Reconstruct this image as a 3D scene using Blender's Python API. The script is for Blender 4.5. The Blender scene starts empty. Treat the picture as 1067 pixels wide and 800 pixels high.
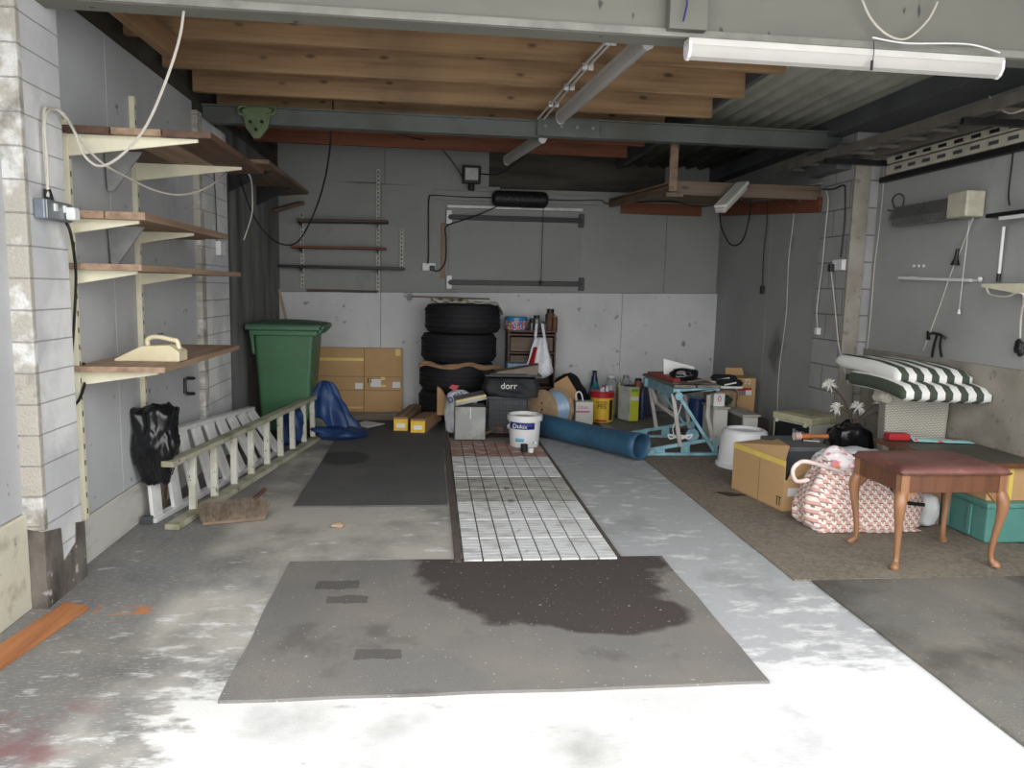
import bpy, bmesh, math, random
from mathutils import Vector as V, Matrix, noise
random.seed(7)
SC = bpy.context.scene
COL = SC.collection
PI = math.pi
# ------------------------------------------------------------------ camera
F, CX, CY, H = 770.0, 533.5, 400.0, 1.4
d = V((450 - CX, -(300 - CY), -F)).normalized()
u = V((math.sin(.01), math.cos(.01), 0)); u = (u - u.dot(d) * d).normalized()
xx = d.cross(u)
R = Matrix((xx, d, u))                     # camera axes -> world axes
cam = bpy.data.objects.new('camera', bpy.data.cameras.new('camera'))
COL.objects.link(cam)
cam.matrix_world = Matrix.Translation((0, 0, H)) @ R.to_4x4()
cam.data.sensor_width = 36; cam.data.lens = 36 * F / 1067
cam.data.clip_start = .02
SC.camera = cam
def ray(px, py): return R @ V((px - CX, -(py - CY), -F))
def PZ(px, py, z=0.):
    r = ray(px, py); return r * ((z - H) / r.z) + V((0, 0, H))
def PY(px, py, y):
    r = ray(px, py); return r * (y / r.y) + V((0, 0, H))
def PX(px, py, x):
    r = ray(px, py); return r * (x / r.x) + V((0, 0, H))
def RY(x0, y0, x1, y1, Y):                 # real size of something standing at depth Y
    xm, ym = (x0 + x1) / 2, (y0 + y1) / 2
    return PY(x0, ym, Y).x, PY(x1, ym, Y).x, PY(xm, y1, Y).z, PY(xm, y0, Y).z
def RX(x0, y0, x1, y1, X):
    xm, ym = (x0 + x1) / 2, (y0 + y1) / 2
    a, b = PX(x0, ym, X).y, PX(x1, ym, X).y
    return min(a, b), max(a, b), PX(xm, y1, X).z, PX(xm, y0, X).z
XL, XR, XN, YB = -1.69, 3.36, 3.54, 8.55

# ------------------------------------------------------------------ materials
def nn(nt, t, **k):
    n = nt.nodes.new(t)
    for a, b in k.items(): setattr(n, a, b)
    return n
def rgba(c): return (c[0], c[1], c[2], 1)
def lin(r, g, b):
    f = lambda c: (c / 255 / 12.92) if c <= 10 else ((c / 255 + .055) / 1.055) ** 2.4
    y = .3 * r + .59 * g + .11 * b; k = .86
    return (f(y + (r - y) * k), f(y + (g - y) * k), f(y + (b - y) * k))
class Mat:
    def __init__(s, name, c, rough=.6, metal=0, spec=.5, **kw):
        s.m = bpy.data.materials.new(name); s.m.use_nodes = True
        nt = s.nt = s.m.node_tree
        s.b = nt.nodes['Principled BSDF']
        s.b.inputs['Roughness'].default_value = rough
        s.b.inputs['Metallic'].default_value = metal
        s.b.inputs['Specular IOR Level'].default_value = spec
        s.tc = nn(nt, 'ShaderNodeTexCoord')
        s.sep = None
        rgb = nn(nt, 'ShaderNodeRGB'); rgb.outputs[0].default_value = rgba(c)
        s.col = rgb.outputs[0]
        s.link()
    def L(s, a, b): s.nt.links.new(a, b)
    def link(s): s.L(s.col, s.b.inputs['Base Color'])
    def xyz(s):
        if s.sep is None:
            s.sep = nn(s.nt, 'ShaderNodeSeparateXYZ'); s.L(s.tc.outputs['Object'], s.sep.inputs[0])
        return s.sep.outputs
    def math(s, op, a, b=0., c=None, clamp=False):
        n = nn(s.nt, 'ShaderNodeMath', operation=op, use_clamp=clamp)
        for i, v in enumerate((a, b) if c is None else (a, b, c)):
            if isinstance(v, (int, float)): n.inputs[i].default_value = v
            else: s.L(v, n.inputs[i])
        return n.outputs[0]
    def noise(s, scale=5, detail=4, stretch=(1, 1, 1), seed=0, rough=.55):
        mp = nn(s.nt, 'ShaderNodeMapping'); mp.inputs['Scale'].default_value = stretch
        mp.inputs['Location'].default_value = (seed * 3.7, seed * 1.3, seed * 7.1)
        s.L(s.tc.outputs['Object'], mp.inputs[0])
        n = nn(s.nt, 'ShaderNodeTexNoise'); n.inputs['Scale'].default_value = scale
        n.inputs['Detail'].default_value = detail; n.inputs['Roughness'].default_value = rough
        s.L(mp.outputs[0], n.inputs['Vector']); return n.outputs['Fac']
    def ramp(s, f, lo, hi):
        n = nn(s.nt, 'ShaderNodeMapRange'); s.L(f, n.inputs[0])
        n.inputs[1].default_value = lo; n.inputs[2].default_value = hi; return n.outputs[0]
    def mix(s, f, c, amt=1.):
        n = nn(s.nt, 'ShaderNodeMix', data_type='RGBA')
        if amt != 1.: f = s.math('MULTIPLY', f, amt)
        if isinstance(f, (int, float)): n.inputs[0].default_value = f
        else: s.L(f, n.inputs[0])
        s.L(s.col, n.inputs[6])
        if isinstance(c, (tuple, list)): n.inputs[7].default_value = rgba(c)
        else: s.L(c, n.inputs[7])
        s.col = n.outputs[2]; s.link(); return s
    def lay(s, c, scale, lo, hi, stretch=(1, 1, 1), amt=1., detail=4, seed=0):
        return s.mix(s.ramp(s.noise(scale, detail, stretch, seed), lo, hi), c, amt)
    def band(s, axis, lo, hi):             # 1 between lo and hi on an object axis
        a = s.xyz()[axis]
        return s.math('MULTIPLY', s.math('GREATER_THAN', a, lo), s.math('LESS_THAN', a, hi))
    def bump(s, scale=40, st=.2, stretch=(1, 1, 1), detail=3, dist=.01):
        return s.bumpf(s.noise(scale, detail, stretch, 9), st, dist)
    def bumpf(s, f, st=.3, dist=.01):
        n = nn(s.nt, 'ShaderNodeBump'); n.inputs['Strength'].default_value = st; n.inputs['Distance'].default_value = dist
        s.L(f, n.inputs['Height'])
        prev = s.b.inputs['Normal']
        if prev.is_linked: s.L(prev.links[0].from_socket, n.inputs['Normal'])
        s.L(n.outputs[0], s.b.inputs['Normal']); return s
    def brick(s, ax=(1, 2), w=.45, h=.15, mortar=.006, mcol=None, c2=None, off=.5, st=.6, dist=.01, z0=0.):
        x = s.xyz(); cb = nn(s.nt, 'ShaderNodeCombineXYZ'); s.L(x[ax[0]], cb.inputs[0])
        s.L(s.math('ADD', x[ax[1]], z0), cb.inputs[1])
        n = nn(s.nt, 'ShaderNodeTexBrick'); n.offset = off
        n.inputs['Scale'].default_value = 1; n.inputs['Brick Width'].default_value = w
        n.inputs['Row Height'].default_value = h; n.inputs['Mortar Size'].default_value = mortar
        n.inputs['Mortar Smooth'].default_value = .3
        s.L(cb.outputs[0], n.inputs['Vector'])
        n.inputs['Color1'].default_value = (1, 1, 1, 1); n.inputs['Color2'].default_value = (.0, .0, .0, 1)
        if c2: s.mix(n.outputs['Color'], c2, .5)
        if mcol: s.mix(n.outputs['Fac'], mcol, .7)
        inv = s.math('SUBTRACT', 1, n.outputs['Fac']); s.bumpf(inv, st, dist); return s
def simple(name, c, rough=.6, metal=0, var=.25, scale=8, bump=0, spec=.5):
    m = Mat(name, c, rough, metal, spec)
    if var: m.lay(tuple(x * (1 - var) for x in c), scale, .4, .65)
    if bump: m.bump(60, bump)
    return m.m
def wood(name, c, dark, ax=0, rough=.65, knots=True, dirt=0.):
    st = [14, 14, 14]; st[ax] = .8
    m = Mat(name, c, rough)
    m.lay(dark, 1.6, .42, .72, tuple(st), .8, 6)
    st2 = [5, 5, 5]; st2[ax] = .9
    m.lay(tuple(x * .55 for x in dark), 1.0, .58, .75, tuple(st2), .6, 5, 3)
    if knots:
        v = nn(m.nt, 'ShaderNodeTexVoronoi'); mp = nn(m.nt, 'ShaderNodeMapping')
        s3 = [7, 7, 7]; s3[ax] = 3.; mp.inputs['Scale'].default_value = s3
        m.L(m.tc.outputs['Object'], mp.inputs[0]); m.L(mp.outputs[0], v.inputs['Vector']); v.inputs['Scale'].default_value = 1
        m.mix(m.ramp(v.outputs['Distance'], .13, .06), tuple(x * .3 for x in dark), .8)
    if dirt: m.lay((.03, .028, .025), 1.2, .48, .7, amt=dirt, seed=5)
    m.bump(1.6, .15, tuple(s_ * 3 for s_ in st))
    return m.m
m = Mat('grey wall paint', lin(186, 188, 189), .75, spec=.3)
m.lay(lin(166, 168, 170), 1.6, .4, .7, amt=.6); m.lay(lin(110, 110, 110), 2.3, .62, .75, (1, 1, .35), .4, 6, 2)
m.lay(lin(60, 58, 56), 14, .70, .76, (1, 1, 1), .6, 2, 4); m.bump(30, .12); WALLP = m.m
m = Mat('grey paint on sheet board', lin(150, 151, 148), .7, spec=.3)
m.lay(lin(136, 137, 135), 1.3, .4, .68, amt=.6); m.lay(lin(70, 70, 70), 3, .66, .8, (1, 1, .6), .5, 6, 2); m.bump(25, .08); BOARD_UP = m.m
m = Mat('light grey painted board', lin(204, 205, 205), .7, spec=.3)
m.lay(lin(184, 186, 187), 1.7, .42, .7, amt=.7); m.lay(lin(96, 94, 92), 9, .68, .76, amt=.7, detail=2, seed=3)
m.lay(lin(120, 116, 112), 2.2, .6, .8, (1, 1, .5), .5, 6, 7); m.bump(30, .1); BOARD_LO = m.m
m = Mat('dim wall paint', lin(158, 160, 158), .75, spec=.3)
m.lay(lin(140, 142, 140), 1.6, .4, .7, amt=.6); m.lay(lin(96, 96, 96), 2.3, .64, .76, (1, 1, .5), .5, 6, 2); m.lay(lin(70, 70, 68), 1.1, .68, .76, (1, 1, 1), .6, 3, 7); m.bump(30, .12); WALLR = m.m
m = Mat('dark bare board', lin(84, 80, 72), .8, spec=.2); m.lay(lin(52, 50, 46), 2, .4, .7, (.5, 1, 3)); BOARD_DK = m.m
m = Mat('sooty wall board', lin(128, 128, 128), .8, spec=.2); m.lay(lin(58, 57, 56), 2.2, .4, .66, (1, 1.6, .35), .8, 6); m.lay(lin(120, 40, 36), 3, .72, .78, (1, 2, 1), .6, 4, 8); WALL_SOOT = m.m
m = Mat('painted concrete blocks', lin(204, 205, 205), .8, spec=.25)
m.lay(lin(182, 184, 186), 2.5, .4, .7, amt=.8); m.lay(lin(236, 236, 234), 2.2, .5, .62, (1, 1, .8), .7, 6, 9); m.lay(lin(140, 132, 124), 3, .62, .74, (1, 1, .8), .5, 6, 3)
m.brick((1, 2), 1.9, .13, .003, lin(146, 146, 143), None, .5, .9, .012, .03); m.bump(70, .3); BLOCK = m.m
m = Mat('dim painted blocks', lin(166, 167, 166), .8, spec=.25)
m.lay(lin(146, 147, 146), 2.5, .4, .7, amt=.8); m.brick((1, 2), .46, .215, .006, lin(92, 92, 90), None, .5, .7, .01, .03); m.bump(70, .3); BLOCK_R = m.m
m = Mat('weathered block edge', lin(178, 172, 160), .9, spec=.2)
m.lay(lin(222, 222, 219), 5, .52, .6, amt=.8); m.lay(lin(130, 124, 114), 6, .55, .66, amt=.7, seed=4)
m.brick((1, 2), .42, .13, .004, lin(140, 138, 132), None, .5, .8, .01, .03); m.bump(90, .6); BLOCK_RAW = m.m
m = Mat('bare damp render', lin(120, 112, 104), .9, spec=.2); m.lay(lin(74, 68, 62), 5, .4, .65, (1, 1, .6)); m.lay(lin(200, 198, 194), 9, .62, .68, amt=.8, seed=2); m.bump(50, .5); RENDER = m.m
m = Mat('raw cement board', lin(158, 152, 140), .9, spec=.2); m.lay(lin(136, 130, 118), 3, .4, .65); m.lay(lin(90, 84, 74), 12, .6, .7, amt=.5, seed=2); m.bump(40, .2); CEMENT = m.m
m = Mat('chalky cream board', lin(205, 200, 178), .85, spec=.2); m.lay(lin(150, 142, 118), 7, .55, .7, amt=.7); m.lay(lin(90, 84, 70), 12, .66, .72, amt=.7, seed=3); m.bump(50, .2); CREAMB = m.m
m = Mat('off white flaking board', lin(196, 194, 186), .85, spec=.2); m.lay(lin(150, 146, 136), 5, .5, .7, (1, .5, 2), .7); CREAMB2 = m.m
JOIST = wood('pine joist', lin(172, 134, 92), lin(122, 88, 56), 0, dirt=.5)
JOISTY = wood('old pine trimmer', lin(150, 112, 74), lin(100, 72, 46), 1)
DECK = wood('stained roof deck', lin(92, 64, 44), lin(58, 38, 26), 1, dirt=.5)
REDW = wood('reddish brown board', lin(134, 72, 40), lin(98, 50, 28), 0, knots=False)
OLDW = wood('weathered shelf timber', lin(112, 92, 74), lin(70, 56, 44), 0)
OLDWY = wood('weathered timber', lin(138, 112, 86), lin(84, 66, 50), 1)
SHELFW = wood('pine shelf board', lin(166, 136, 108), lin(112, 86, 66), 1)
SHELFT = wood('brown stained shelf board', lin(96, 66, 48), lin(60, 40, 30), 1)
PLANK = wood('orange stained plank', lin(186, 116, 66), lin(150, 86, 44), 1)
WALNUT = wood('polished mahogany', lin(112, 68, 44), lin(72, 42, 28), 2, .35, False)
WALNUTL = wood('worn cabriole leg wood', lin(156, 108, 72), lin(112, 72, 44), 2, .35, False)
CAB = wood('dark cabinet timber', lin(96, 70, 62), lin(60, 44, 40), 0, knots=False)
m = Mat('grey lintel paint', lin(124, 124, 114), .7, spec=.3); m.lay(lin(106, 106, 98), 1.5, .4, .7, (.4, 1, 1)); m.lay(lin(170, 96, 56), 2.4, .74, .76, (1, 1, 3), .9, 2, 6)
m.lay(lin(60, 60, 55), 12, .71, .74, (1, 1, .5), .8, 2, 2); LINT = m.m
m = Mat('steel beam paint', lin(104, 110, 106), .5, .2); m.lay(lin(84, 84, 74), 2, .45, .7, amt=.8); m.lay(lin(120, 92, 64), 5, .64, .76, amt=.5, seed=3); STEEL = m.m
CORR = simple('cement corrugated sheet', lin(150, 150, 138), .85, 0, .25, 3)
DARKR = simple('dark roof lining', lin(92, 95, 97), .9, 0, .3, 2)
m = Mat('rubber backed mat', lin(112, 110, 104), .92, spec=.2); m.lay(lin(136, 130, 118), 2.2, .42, .75, amt=.8, detail=8); m.lay(lin(72, 68, 64), 1.8, .5, .64, amt=.7, seed=5)
m.lay(lin(176, 170, 158), 60, .70, .74, amt=.9, detail=2, seed=2); m.bump(150, .8, dist=.006); MATG = m.m
# the damp patch on the big mat is a real stain with its own outline
m = Mat('damp stained mat', lin(116, 114, 111), .92, spec=.2); m.lay(lin(136, 128, 118), 2.2, .42, .75, amt=.8, detail=8); m.lay(lin(84, 80, 76), 3.2, .58, .68, amt=.5, seed=5)
x = m.xyz(); nz = m.noise(3.2, 5)
ex = m.math('DIVIDE', m.math('SUBTRACT', x[0], .56), .62); ey = m.math('DIVIDE', m.math('SUBTRACT', x[1], 3.52), .62)
dd = m.math('ADD', m.math('SQRT', m.math('ADD', m.math('MULTIPLY', ex, ex), m.math('MULTIPLY', ey, ey))), m.math('MULTIPLY', m.math('SUBTRACT', nz, .5), .9))
ex2 = m.math('DIVIDE', m.math('SUBTRACT', x[0], .8), .34); ey2 = m.math('DIVIDE', m.math('SUBTRACT', x[1], 3.0), .2)
d2 = m.math('ADD', m.math('SQRT', m.math('ADD', m.math('MULTIPLY', ex2, ex2), m.math('MULTIPLY', ey2, ey2))), m.math('MULTIPLY', m.math('SUBTRACT', nz, .5), .7))
m.mix(m.ramp(m.math('MINIMUM', dd, d2), 1.05, .93), lin(70, 62, 60), .95)
m.lay(lin(190, 184, 172), 60, .70, .74, amt=.9, detail=2, seed=2)
for rx0, rx1, ry0, ry1 in ((-.52, -.33, 3.33, 3.43), (-.45, -.27, 3.17, 3.25), (-.28, -.1, 2.66, 2.74)):
    nz3 = m.math('MULTIPLY', m.math('SUBTRACT', m.noise(14, 3, (1, 1, 1), 21), .5), .05)
    ax_ = m.math('ADD', x[0], nz3); ay_ = m.math('ADD', x[1], nz3)
    inside = m.math('MULTIPLY', m.math('MULTIPLY', m.math('GREATER_THAN', ax_, rx0), m.math('LESS_THAN', ax_, rx1)), m.math('MULTIPLY', m.math('GREATER_THAN', ay_, ry0), m.math('LESS_THAN', ay_, ry1)))
    m.mix(inside, lin(72, 68, 66), .6)
m.bump(150, .8, dist=.006); MATBIG = m.m
m = Mat('dark grey mat', lin(92, 92, 92), .92, spec=.2); m.lay(lin(106, 104, 102), 2.2, .42, .75, amt=.8, detail=8); m.lay(lin(160, 156, 150), 60, .71, .75, amt=.9, detail=2, seed=2)
x = m.xyz(); ea = m.math('DIVIDE', m.math('SUBTRACT', x[0], -.70), .22); eb = m.math('DIVIDE', m.math('SUBTRACT', x[1], 6.0), .26)
m.mix(m.ramp(m.math('ADD', m.math('MULTIPLY', ea, ea), m.math('MULTIPLY', eb, eb)), 1.1, .7), lin(60, 60, 60), .7)
m.bump(150, .8, dist=.006); MATD = m.m
m = Mat('brown cord carpet', lin(138, 128, 114), .95, spec=.15); m.lay(lin(110, 101, 88), 40, .4, .6, amt=.7); m.lay(lin(150, 142, 128), 2, .5, .7, amt=.4, seed=3)
m.lay(lin(180, 172, 160), 50, .71, .75, amt=.8, detail=2, seed=2); m.bump(120, .9, dist=.008); CARPET = m.m
m = Mat('old brown carpet', lin(96, 80, 70), .95, spec=.15); m.lay(lin(74, 61, 54), 9, .4, .6, amt=.7); m.bump(120, .7); CARPETB = m.m
# floor: painted concrete with worn white paint
m = Mat('worn painted concrete floor', lin(128, 128, 126), .7, spec=.35)
m.lay(lin(104, 104, 103), 1.4, .4, .68, amt=.7); m.lay(lin(150, 140, 124), 1.1, .5, .72, amt=.6, seed=4)
x = m.xyz(); n1 = m.noise(7, 6, (1, 2.2, 1), 1, .65); n0 = m.noise(1.3, 2, (1, 1, 1), 6)
def zone(lo0, lo1, ax):                    # smooth 0..1 across an axis
    return m.ramp(x[ax], lo0, lo1)
strip = m.math('MULTIPLY', zone(.98, 1.04, 0), zone(1.92, 1.86, 0))
mid = m.math('MULTIPLY', zone(-1.2, -1.08, 0), zone(1.0, .96, 0))
nearw = m.math('MULTIPLY', zone(2.62, 2.4, 1), zone(-.9, -.7, 0))  # near white zone: part paint, part overexposed daylight put into the colour
dens = m.math('ADD', m.math('ADD', m.math('MULTIPLY', strip, .05), m.math('MULTIPLY', mid, .03)), m.math('MULTIPLY', nearw, .3))
dens = m.math('ADD', dens, m.math('MULTIPLY', m.math('MULTIPLY', m.ramp(x[1], 4.2, 2.6), zone(-1.2, -.9, 0)), .08))
dens = m.math('ADD', dens, m.math('MULTIPLY', m.math('SUBTRACT', n0, .5), .25))
m.mix(m.math('MULTIPLY', strip, .9), lin(172, 175, 178))
m.mix(m.math('MULTIPLY', mid, m.ramp(m.noise(2, 4, (1, 1, 1), 8), .35, .6)), lin(186, 181, 170), .85)
m.mix(m.ramp(m.math('ADD', n1, dens), .62, .76), lin(226, 226, 225), .75)
m.lay(lin(205, 205, 205), 45, .69, .73, (1, 2.5, 1), .8, 2, 3)
red = m.math('MULTIPLY', m.ramp(m.noise(3, 5, (1, 1.5, 1), 12), .5, .6), m.math('MULTIPLY', m.ramp(x[0], -1.0, -1.15), m.ramp(x[1], 2.5, 2.35)))
m.lay(lin(196, 192, 184), 30, .54, .68, (1, 4, 1), .35, 4, 14); m.lay(lin(86, 84, 80), 2.4, .56, .76, (1, 1, 1), .45, 6, 15)
m.mix(red, lin(128, 84, 84), .8)
org = m.math('MULTIPLY', m.math('MULTIPLY', m.band(0, -1.42, -1.18), m.band(1, 3.13, 3.24)), m.ramp(m.noise(12, 3, (1, 1, 1), 2), .5, .6))
m.mix(org, lin(196, 120, 60), .9)
m.bump(90, .35, dist=.004); FLOORM = m.m
m = Mat('ribbed painted pit board', lin(206, 208, 208), .7); m.lay(lin(158, 156, 150), 6, .5, .68, (1, 2, 1), .8, 6); m.lay(lin(90, 84, 76), 12, .66, .74, amt=.8, seed=3); PITW = m.m
m = Mat('dull pit board', lin(172, 172, 166), .7); m.lay(lin(128, 124, 112), 5, .45, .65, (1, 2, 1), .8, 6); m.lay(lin(70, 66, 60), 9, .66, .74, amt=.8, seed=3); PITG = m.m
m = Mat('red stained pit board', lin(150, 112, 100), .75); m.lay(lin(190, 182, 174), 9, .5, .64, (1, 2, 1), .7, 6); PITR = m.m
PITD = simple('pit timber edge', lin(92, 82, 74), .85)
GLOSSBLK = simple('black film plastic', lin(20, 21, 24), .22, 0, 0)
BLK = simple('black plastic', lin(26, 27, 29), .5, 0, .2)
BLKM = simple('black painted steel', lin(30, 31, 34), .45, .3, .2)
BLKC = simple('black cloth', lin(22, 23, 28), .95, 0, .3, 20, .2)
GREYP = simple('dark grey plastic', lin(66, 70, 74), .6, 0, .15)
m = Mat('tyre rubber', lin(20, 21, 26), .75); m.lay(lin(30, 31, 36), 6, .45, .7, amt=.6); RUB = m.m
WHT = simple('white plastic', lin(225, 226, 226), .4, 0, .08, 5)
WHTS = simple('white enamel', lin(200, 198, 190), .4, 0, .1, 5)
CRM = simple('cream painted steel', lin(224, 218, 188), .5, 0, .12, 6)
CRMP = simple('cream plastic', lin(222, 208, 168), .45, 0, .12, 6)
CABLEW = simple('off white cable sheath', lin(196, 190, 176), .5, 0, .1)
ALU = simple('dull aluminium', lin(238, 238, 238), .4, .25, .15, 9)
GALV = simple('galvanised steel', lin(150, 156, 158), .45, .6, .2, 12)
CHROME = simple('bright metal', lin(200, 200, 200), .25, .9, 0)
GREEN = simple('green bin plastic', lin(60, 112, 74), .42, 0, .15, 3)
GREENL = simple('green bin lid plastic', lin(64, 106, 78), .4, 0, .15, 3)
m = Mat('flaky cream ladder paint', lin(206, 204, 190), .8); m.lay(lin(150, 148, 116), 5, .5, .7, amt=.6); m.lay(lin(92, 70, 52), 26, .62, .67, amt=.9, seed=3); m.bump(40, .3); LADW = m.m
m = Mat('lichen stained ladder rail', lin(170, 168, 146), .85); m.lay(lin(126, 126, 88), 6, .45, .65, amt=.8); m.lay(lin(84, 74, 58), 22, .62, .68, amt=.8, seed=3); m.bump(40, .3); LADR = m.m
m = Mat('blue tarpaulin', lin(28, 66, 124), .5); m.lay(lin(20, 46, 92), 5, .4, .65); m.lay(lin(120, 84, 84), 7, .66, .74, amt=.5, seed=4); m.bump(25, .3); TARP = m.m
m = Mat('blue rubber sheet', lin(50, 98, 130), .5); m.lay(lin(36, 74, 102), 2.5, .4, .7, (2, 1, 1)); m.lay(lin(120, 140, 150), 8, .66, .78, amt=.3, seed=4); BLUEM = m.m
m = Mat('corrugated cardboard', lin(196, 156, 106), .85, spec=.2); m.lay(lin(180, 140, 92), 2.5, .4, .7, amt=.6); m.bump(4, .05, (1, 1, 20)); CARD = m.m
CARDD = simple('brown kraft cardboard', lin(156, 118, 84), .9, 0, .2)
CARDIN = simple('greyish card', lin(138, 124, 108), .9, 0, .2)
YTAPE = simple('yellow packing tape', lin(232, 200, 84), .4, 0, .1)
YELL = simple('yellow print', lin(238, 190, 30), .5, 0, .12, 20)
PAPER = simple('white paper label', lin(228, 228, 224), .7, 0, .06)
INK = simple('black ink', lin(36, 34, 34), .7, 0, 0)
NAVY = simple('navy print', lin(36, 40, 128), .5, 0, .1)
SKYB = simple('pale blue print', lin(90, 180, 220), .5, 0, .1)
RED = simple('red plastic', lin(190, 30, 40), .4, 0, .15)
REDP = simple('faded red paint', lin(170, 66, 66), .6, 0, .25, 12)
PINK = simple('magenta print', lin(190, 60, 130), .5, 0, .1)
TEAL = simple('turquoise crate plastic', lin(84, 150, 140), .45, 0, .12)
TEALB = simple('teal bottle plastic', lin(30, 130, 140), .3, 0, .1)
DBLUE = simple('dark blue plastic', lin(30, 36, 92), .3, 0, .1)
LBLUE = Mat('flaky light blue paint', lin(130, 178, 190), .6).lay(lin(98, 146, 160), 10, .4, .65).lay(lin(190, 200, 200), 18, .62, .68, amt=.7, seed=3).m
LIME = simple('lime label', lin(206, 214, 40), .45, 0, .08)
BRISTLE = simple('brown bristle', lin(164, 144, 124), .95, 0, .4, 30)
PLY = simple('reel plywood', lin(190, 158, 118), .8, 0, .25, 14)
BLUTUBE = simple('pale blue hose', lin(150, 180, 212), .3, 0, .15, 30)
LEATHER = Mat('worn oxblood leatherette', lin(122, 76, 68), .5).lay(lin(100, 56, 50), 5, .4, .65).lay(lin(160, 100, 84), 14, .6, .72, amt=.5, seed=3).bump(60, .2).m
DGREEN = Mat('dark baize board', lin(78, 78, 66), .4).lay(lin(58, 60, 52), 4, .4, .7).m
RUST = simple('rusty brown tin', lin(110, 74, 50), .7, .2, .4, 14)
GRNP = simple('faded green paint', lin(110, 128, 88), .6, .1, .3, 10)
TUBEM = simple('unlit fluorescent diffuser', lin(176, 172, 166), .35, 0, .05)
LENS = simple('floodlight lens glass', lin(236, 236, 232), .12, .3, .2, 30)  # near white puts the lens's bright reflection into its colour
GLASS = Mat('clear plastic', (.85, .9, .92), .1).m
GLASS.node_tree.nodes['Principled BSDF'].inputs['Transmission Weight'].default_value = .75
m = Mat('frosted polythene', lin(200, 204, 206), .3); m.bump(14, .5); POLY = m.m
m = Mat('white carrier bag film', lin(226, 228, 232), .35); m.lay(lin(196, 202, 210), 9, .4, .6, amt=.8); m.bump(16, .6); CARR = m.m
# green and white awning stripes follow the cushion length
def stripes(name, ax, per, c1, c2, w=.5):
    m = Mat(name, c1, .85); f = m.math('FRACT', m.math('DIVIDE', m.math('ADD', m.xyz()[ax], 10), per))
    m.mix(m.math('GREATER_THAN', f, w), c2); m.bump(120, .1); return m.m
STR = stripes('green and white striped canvas', 0, .105, lin(66, 76, 62), lin(228, 228, 224))
m = Mat('pink and white weave print', lin(236, 222, 214), .75); x = m.xyz(); PW_, PH_ = .052, .026
row = m.math('FLOOR', m.math('DIVIDE', m.math('ADD', x[2], 5), PH_)); fz = m.math('FRACT', m.math('DIVIDE', m.math('ADD', x[2], 5), PH_))
fx = m.math('FRACT', m.math('ADD', m.math('DIVIDE', m.math('ADD', m.math('ADD', x[0], m.math('MULTIPLY', x[1], .7)), 5), PW_), m.math('MULTIPLY', row, .5)))
m.mix(m.math('MULTIPLY', m.math('GREATER_THAN', fx, .5), m.math('LESS_THAN', fz, .75)), lin(214, 150, 134), .85)
hb_ = m.math('MULTIPLY', m.math('GREATER_THAN', fz, .76), m.math('LESS_THAN', fx, .62))
vb_ = m.math('MULTIPLY', m.math('MULTIPLY', m.math('GREATER_THAN', fx, .2), m.math('LESS_THAN', fx, .3)), m.math('GREATER_THAN', fz, .3))
m.mix(m.math('MAXIMUM', hb_, vb_), lin(112, 58, 52), .85); m.bump(9, .35); WEAVE = m.m
m = Mat('white woven wicker', lin(216, 212, 196), .6); m.brick((0, 2), .022, .011, .0025, lin(120, 114, 100), None, .5, 1., .006); WICK = m.m
m = Mat('white woven wicker side', lin(216, 212, 196), .6); m.brick((1, 2), .022, .011, .0025, lin(120, 114, 100), None, .5, 1., .006); WICKS = m.m
m = Mat('floral cotton', lin(232, 224, 224), .8); m.lay(lin(214, 110, 140), 16, .56, .62, amt=.9, detail=1); m.lay(lin(226, 130, 100), 13, .6, .66, amt=.9, detail=1, seed=3); m.lay(lin(120, 150, 130), 18, .6, .66, amt=.8, detail=1, seed=6); m.bump(20, .4); FLORAL = m.m
m = Mat('teal floral wrap', lin(140, 196, 196), .5); m.lay(lin(226, 60, 90), 14, .56, .6, detail=1); m.lay(lin(236, 180, 70), 12, .58, .62, detail=1, seed=3); FLOR2 = m.m
TINPRINT = Mat('printed sweet tub', lin(30, 130, 200), .35).mix(0., (0, 0, 0)).m
m = Mat('printed tub band', lin(34, 120, 190), .35); m.lay(lin(232, 90, 60), 40, .5, .54, detail=1); m.lay(lin(240, 200, 80), 34, .56, .6, detail=1, seed=2); m.lay(lin(230, 230, 240), 30, .6, .63, detail=1, seed=4); TUBP = m.m

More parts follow.
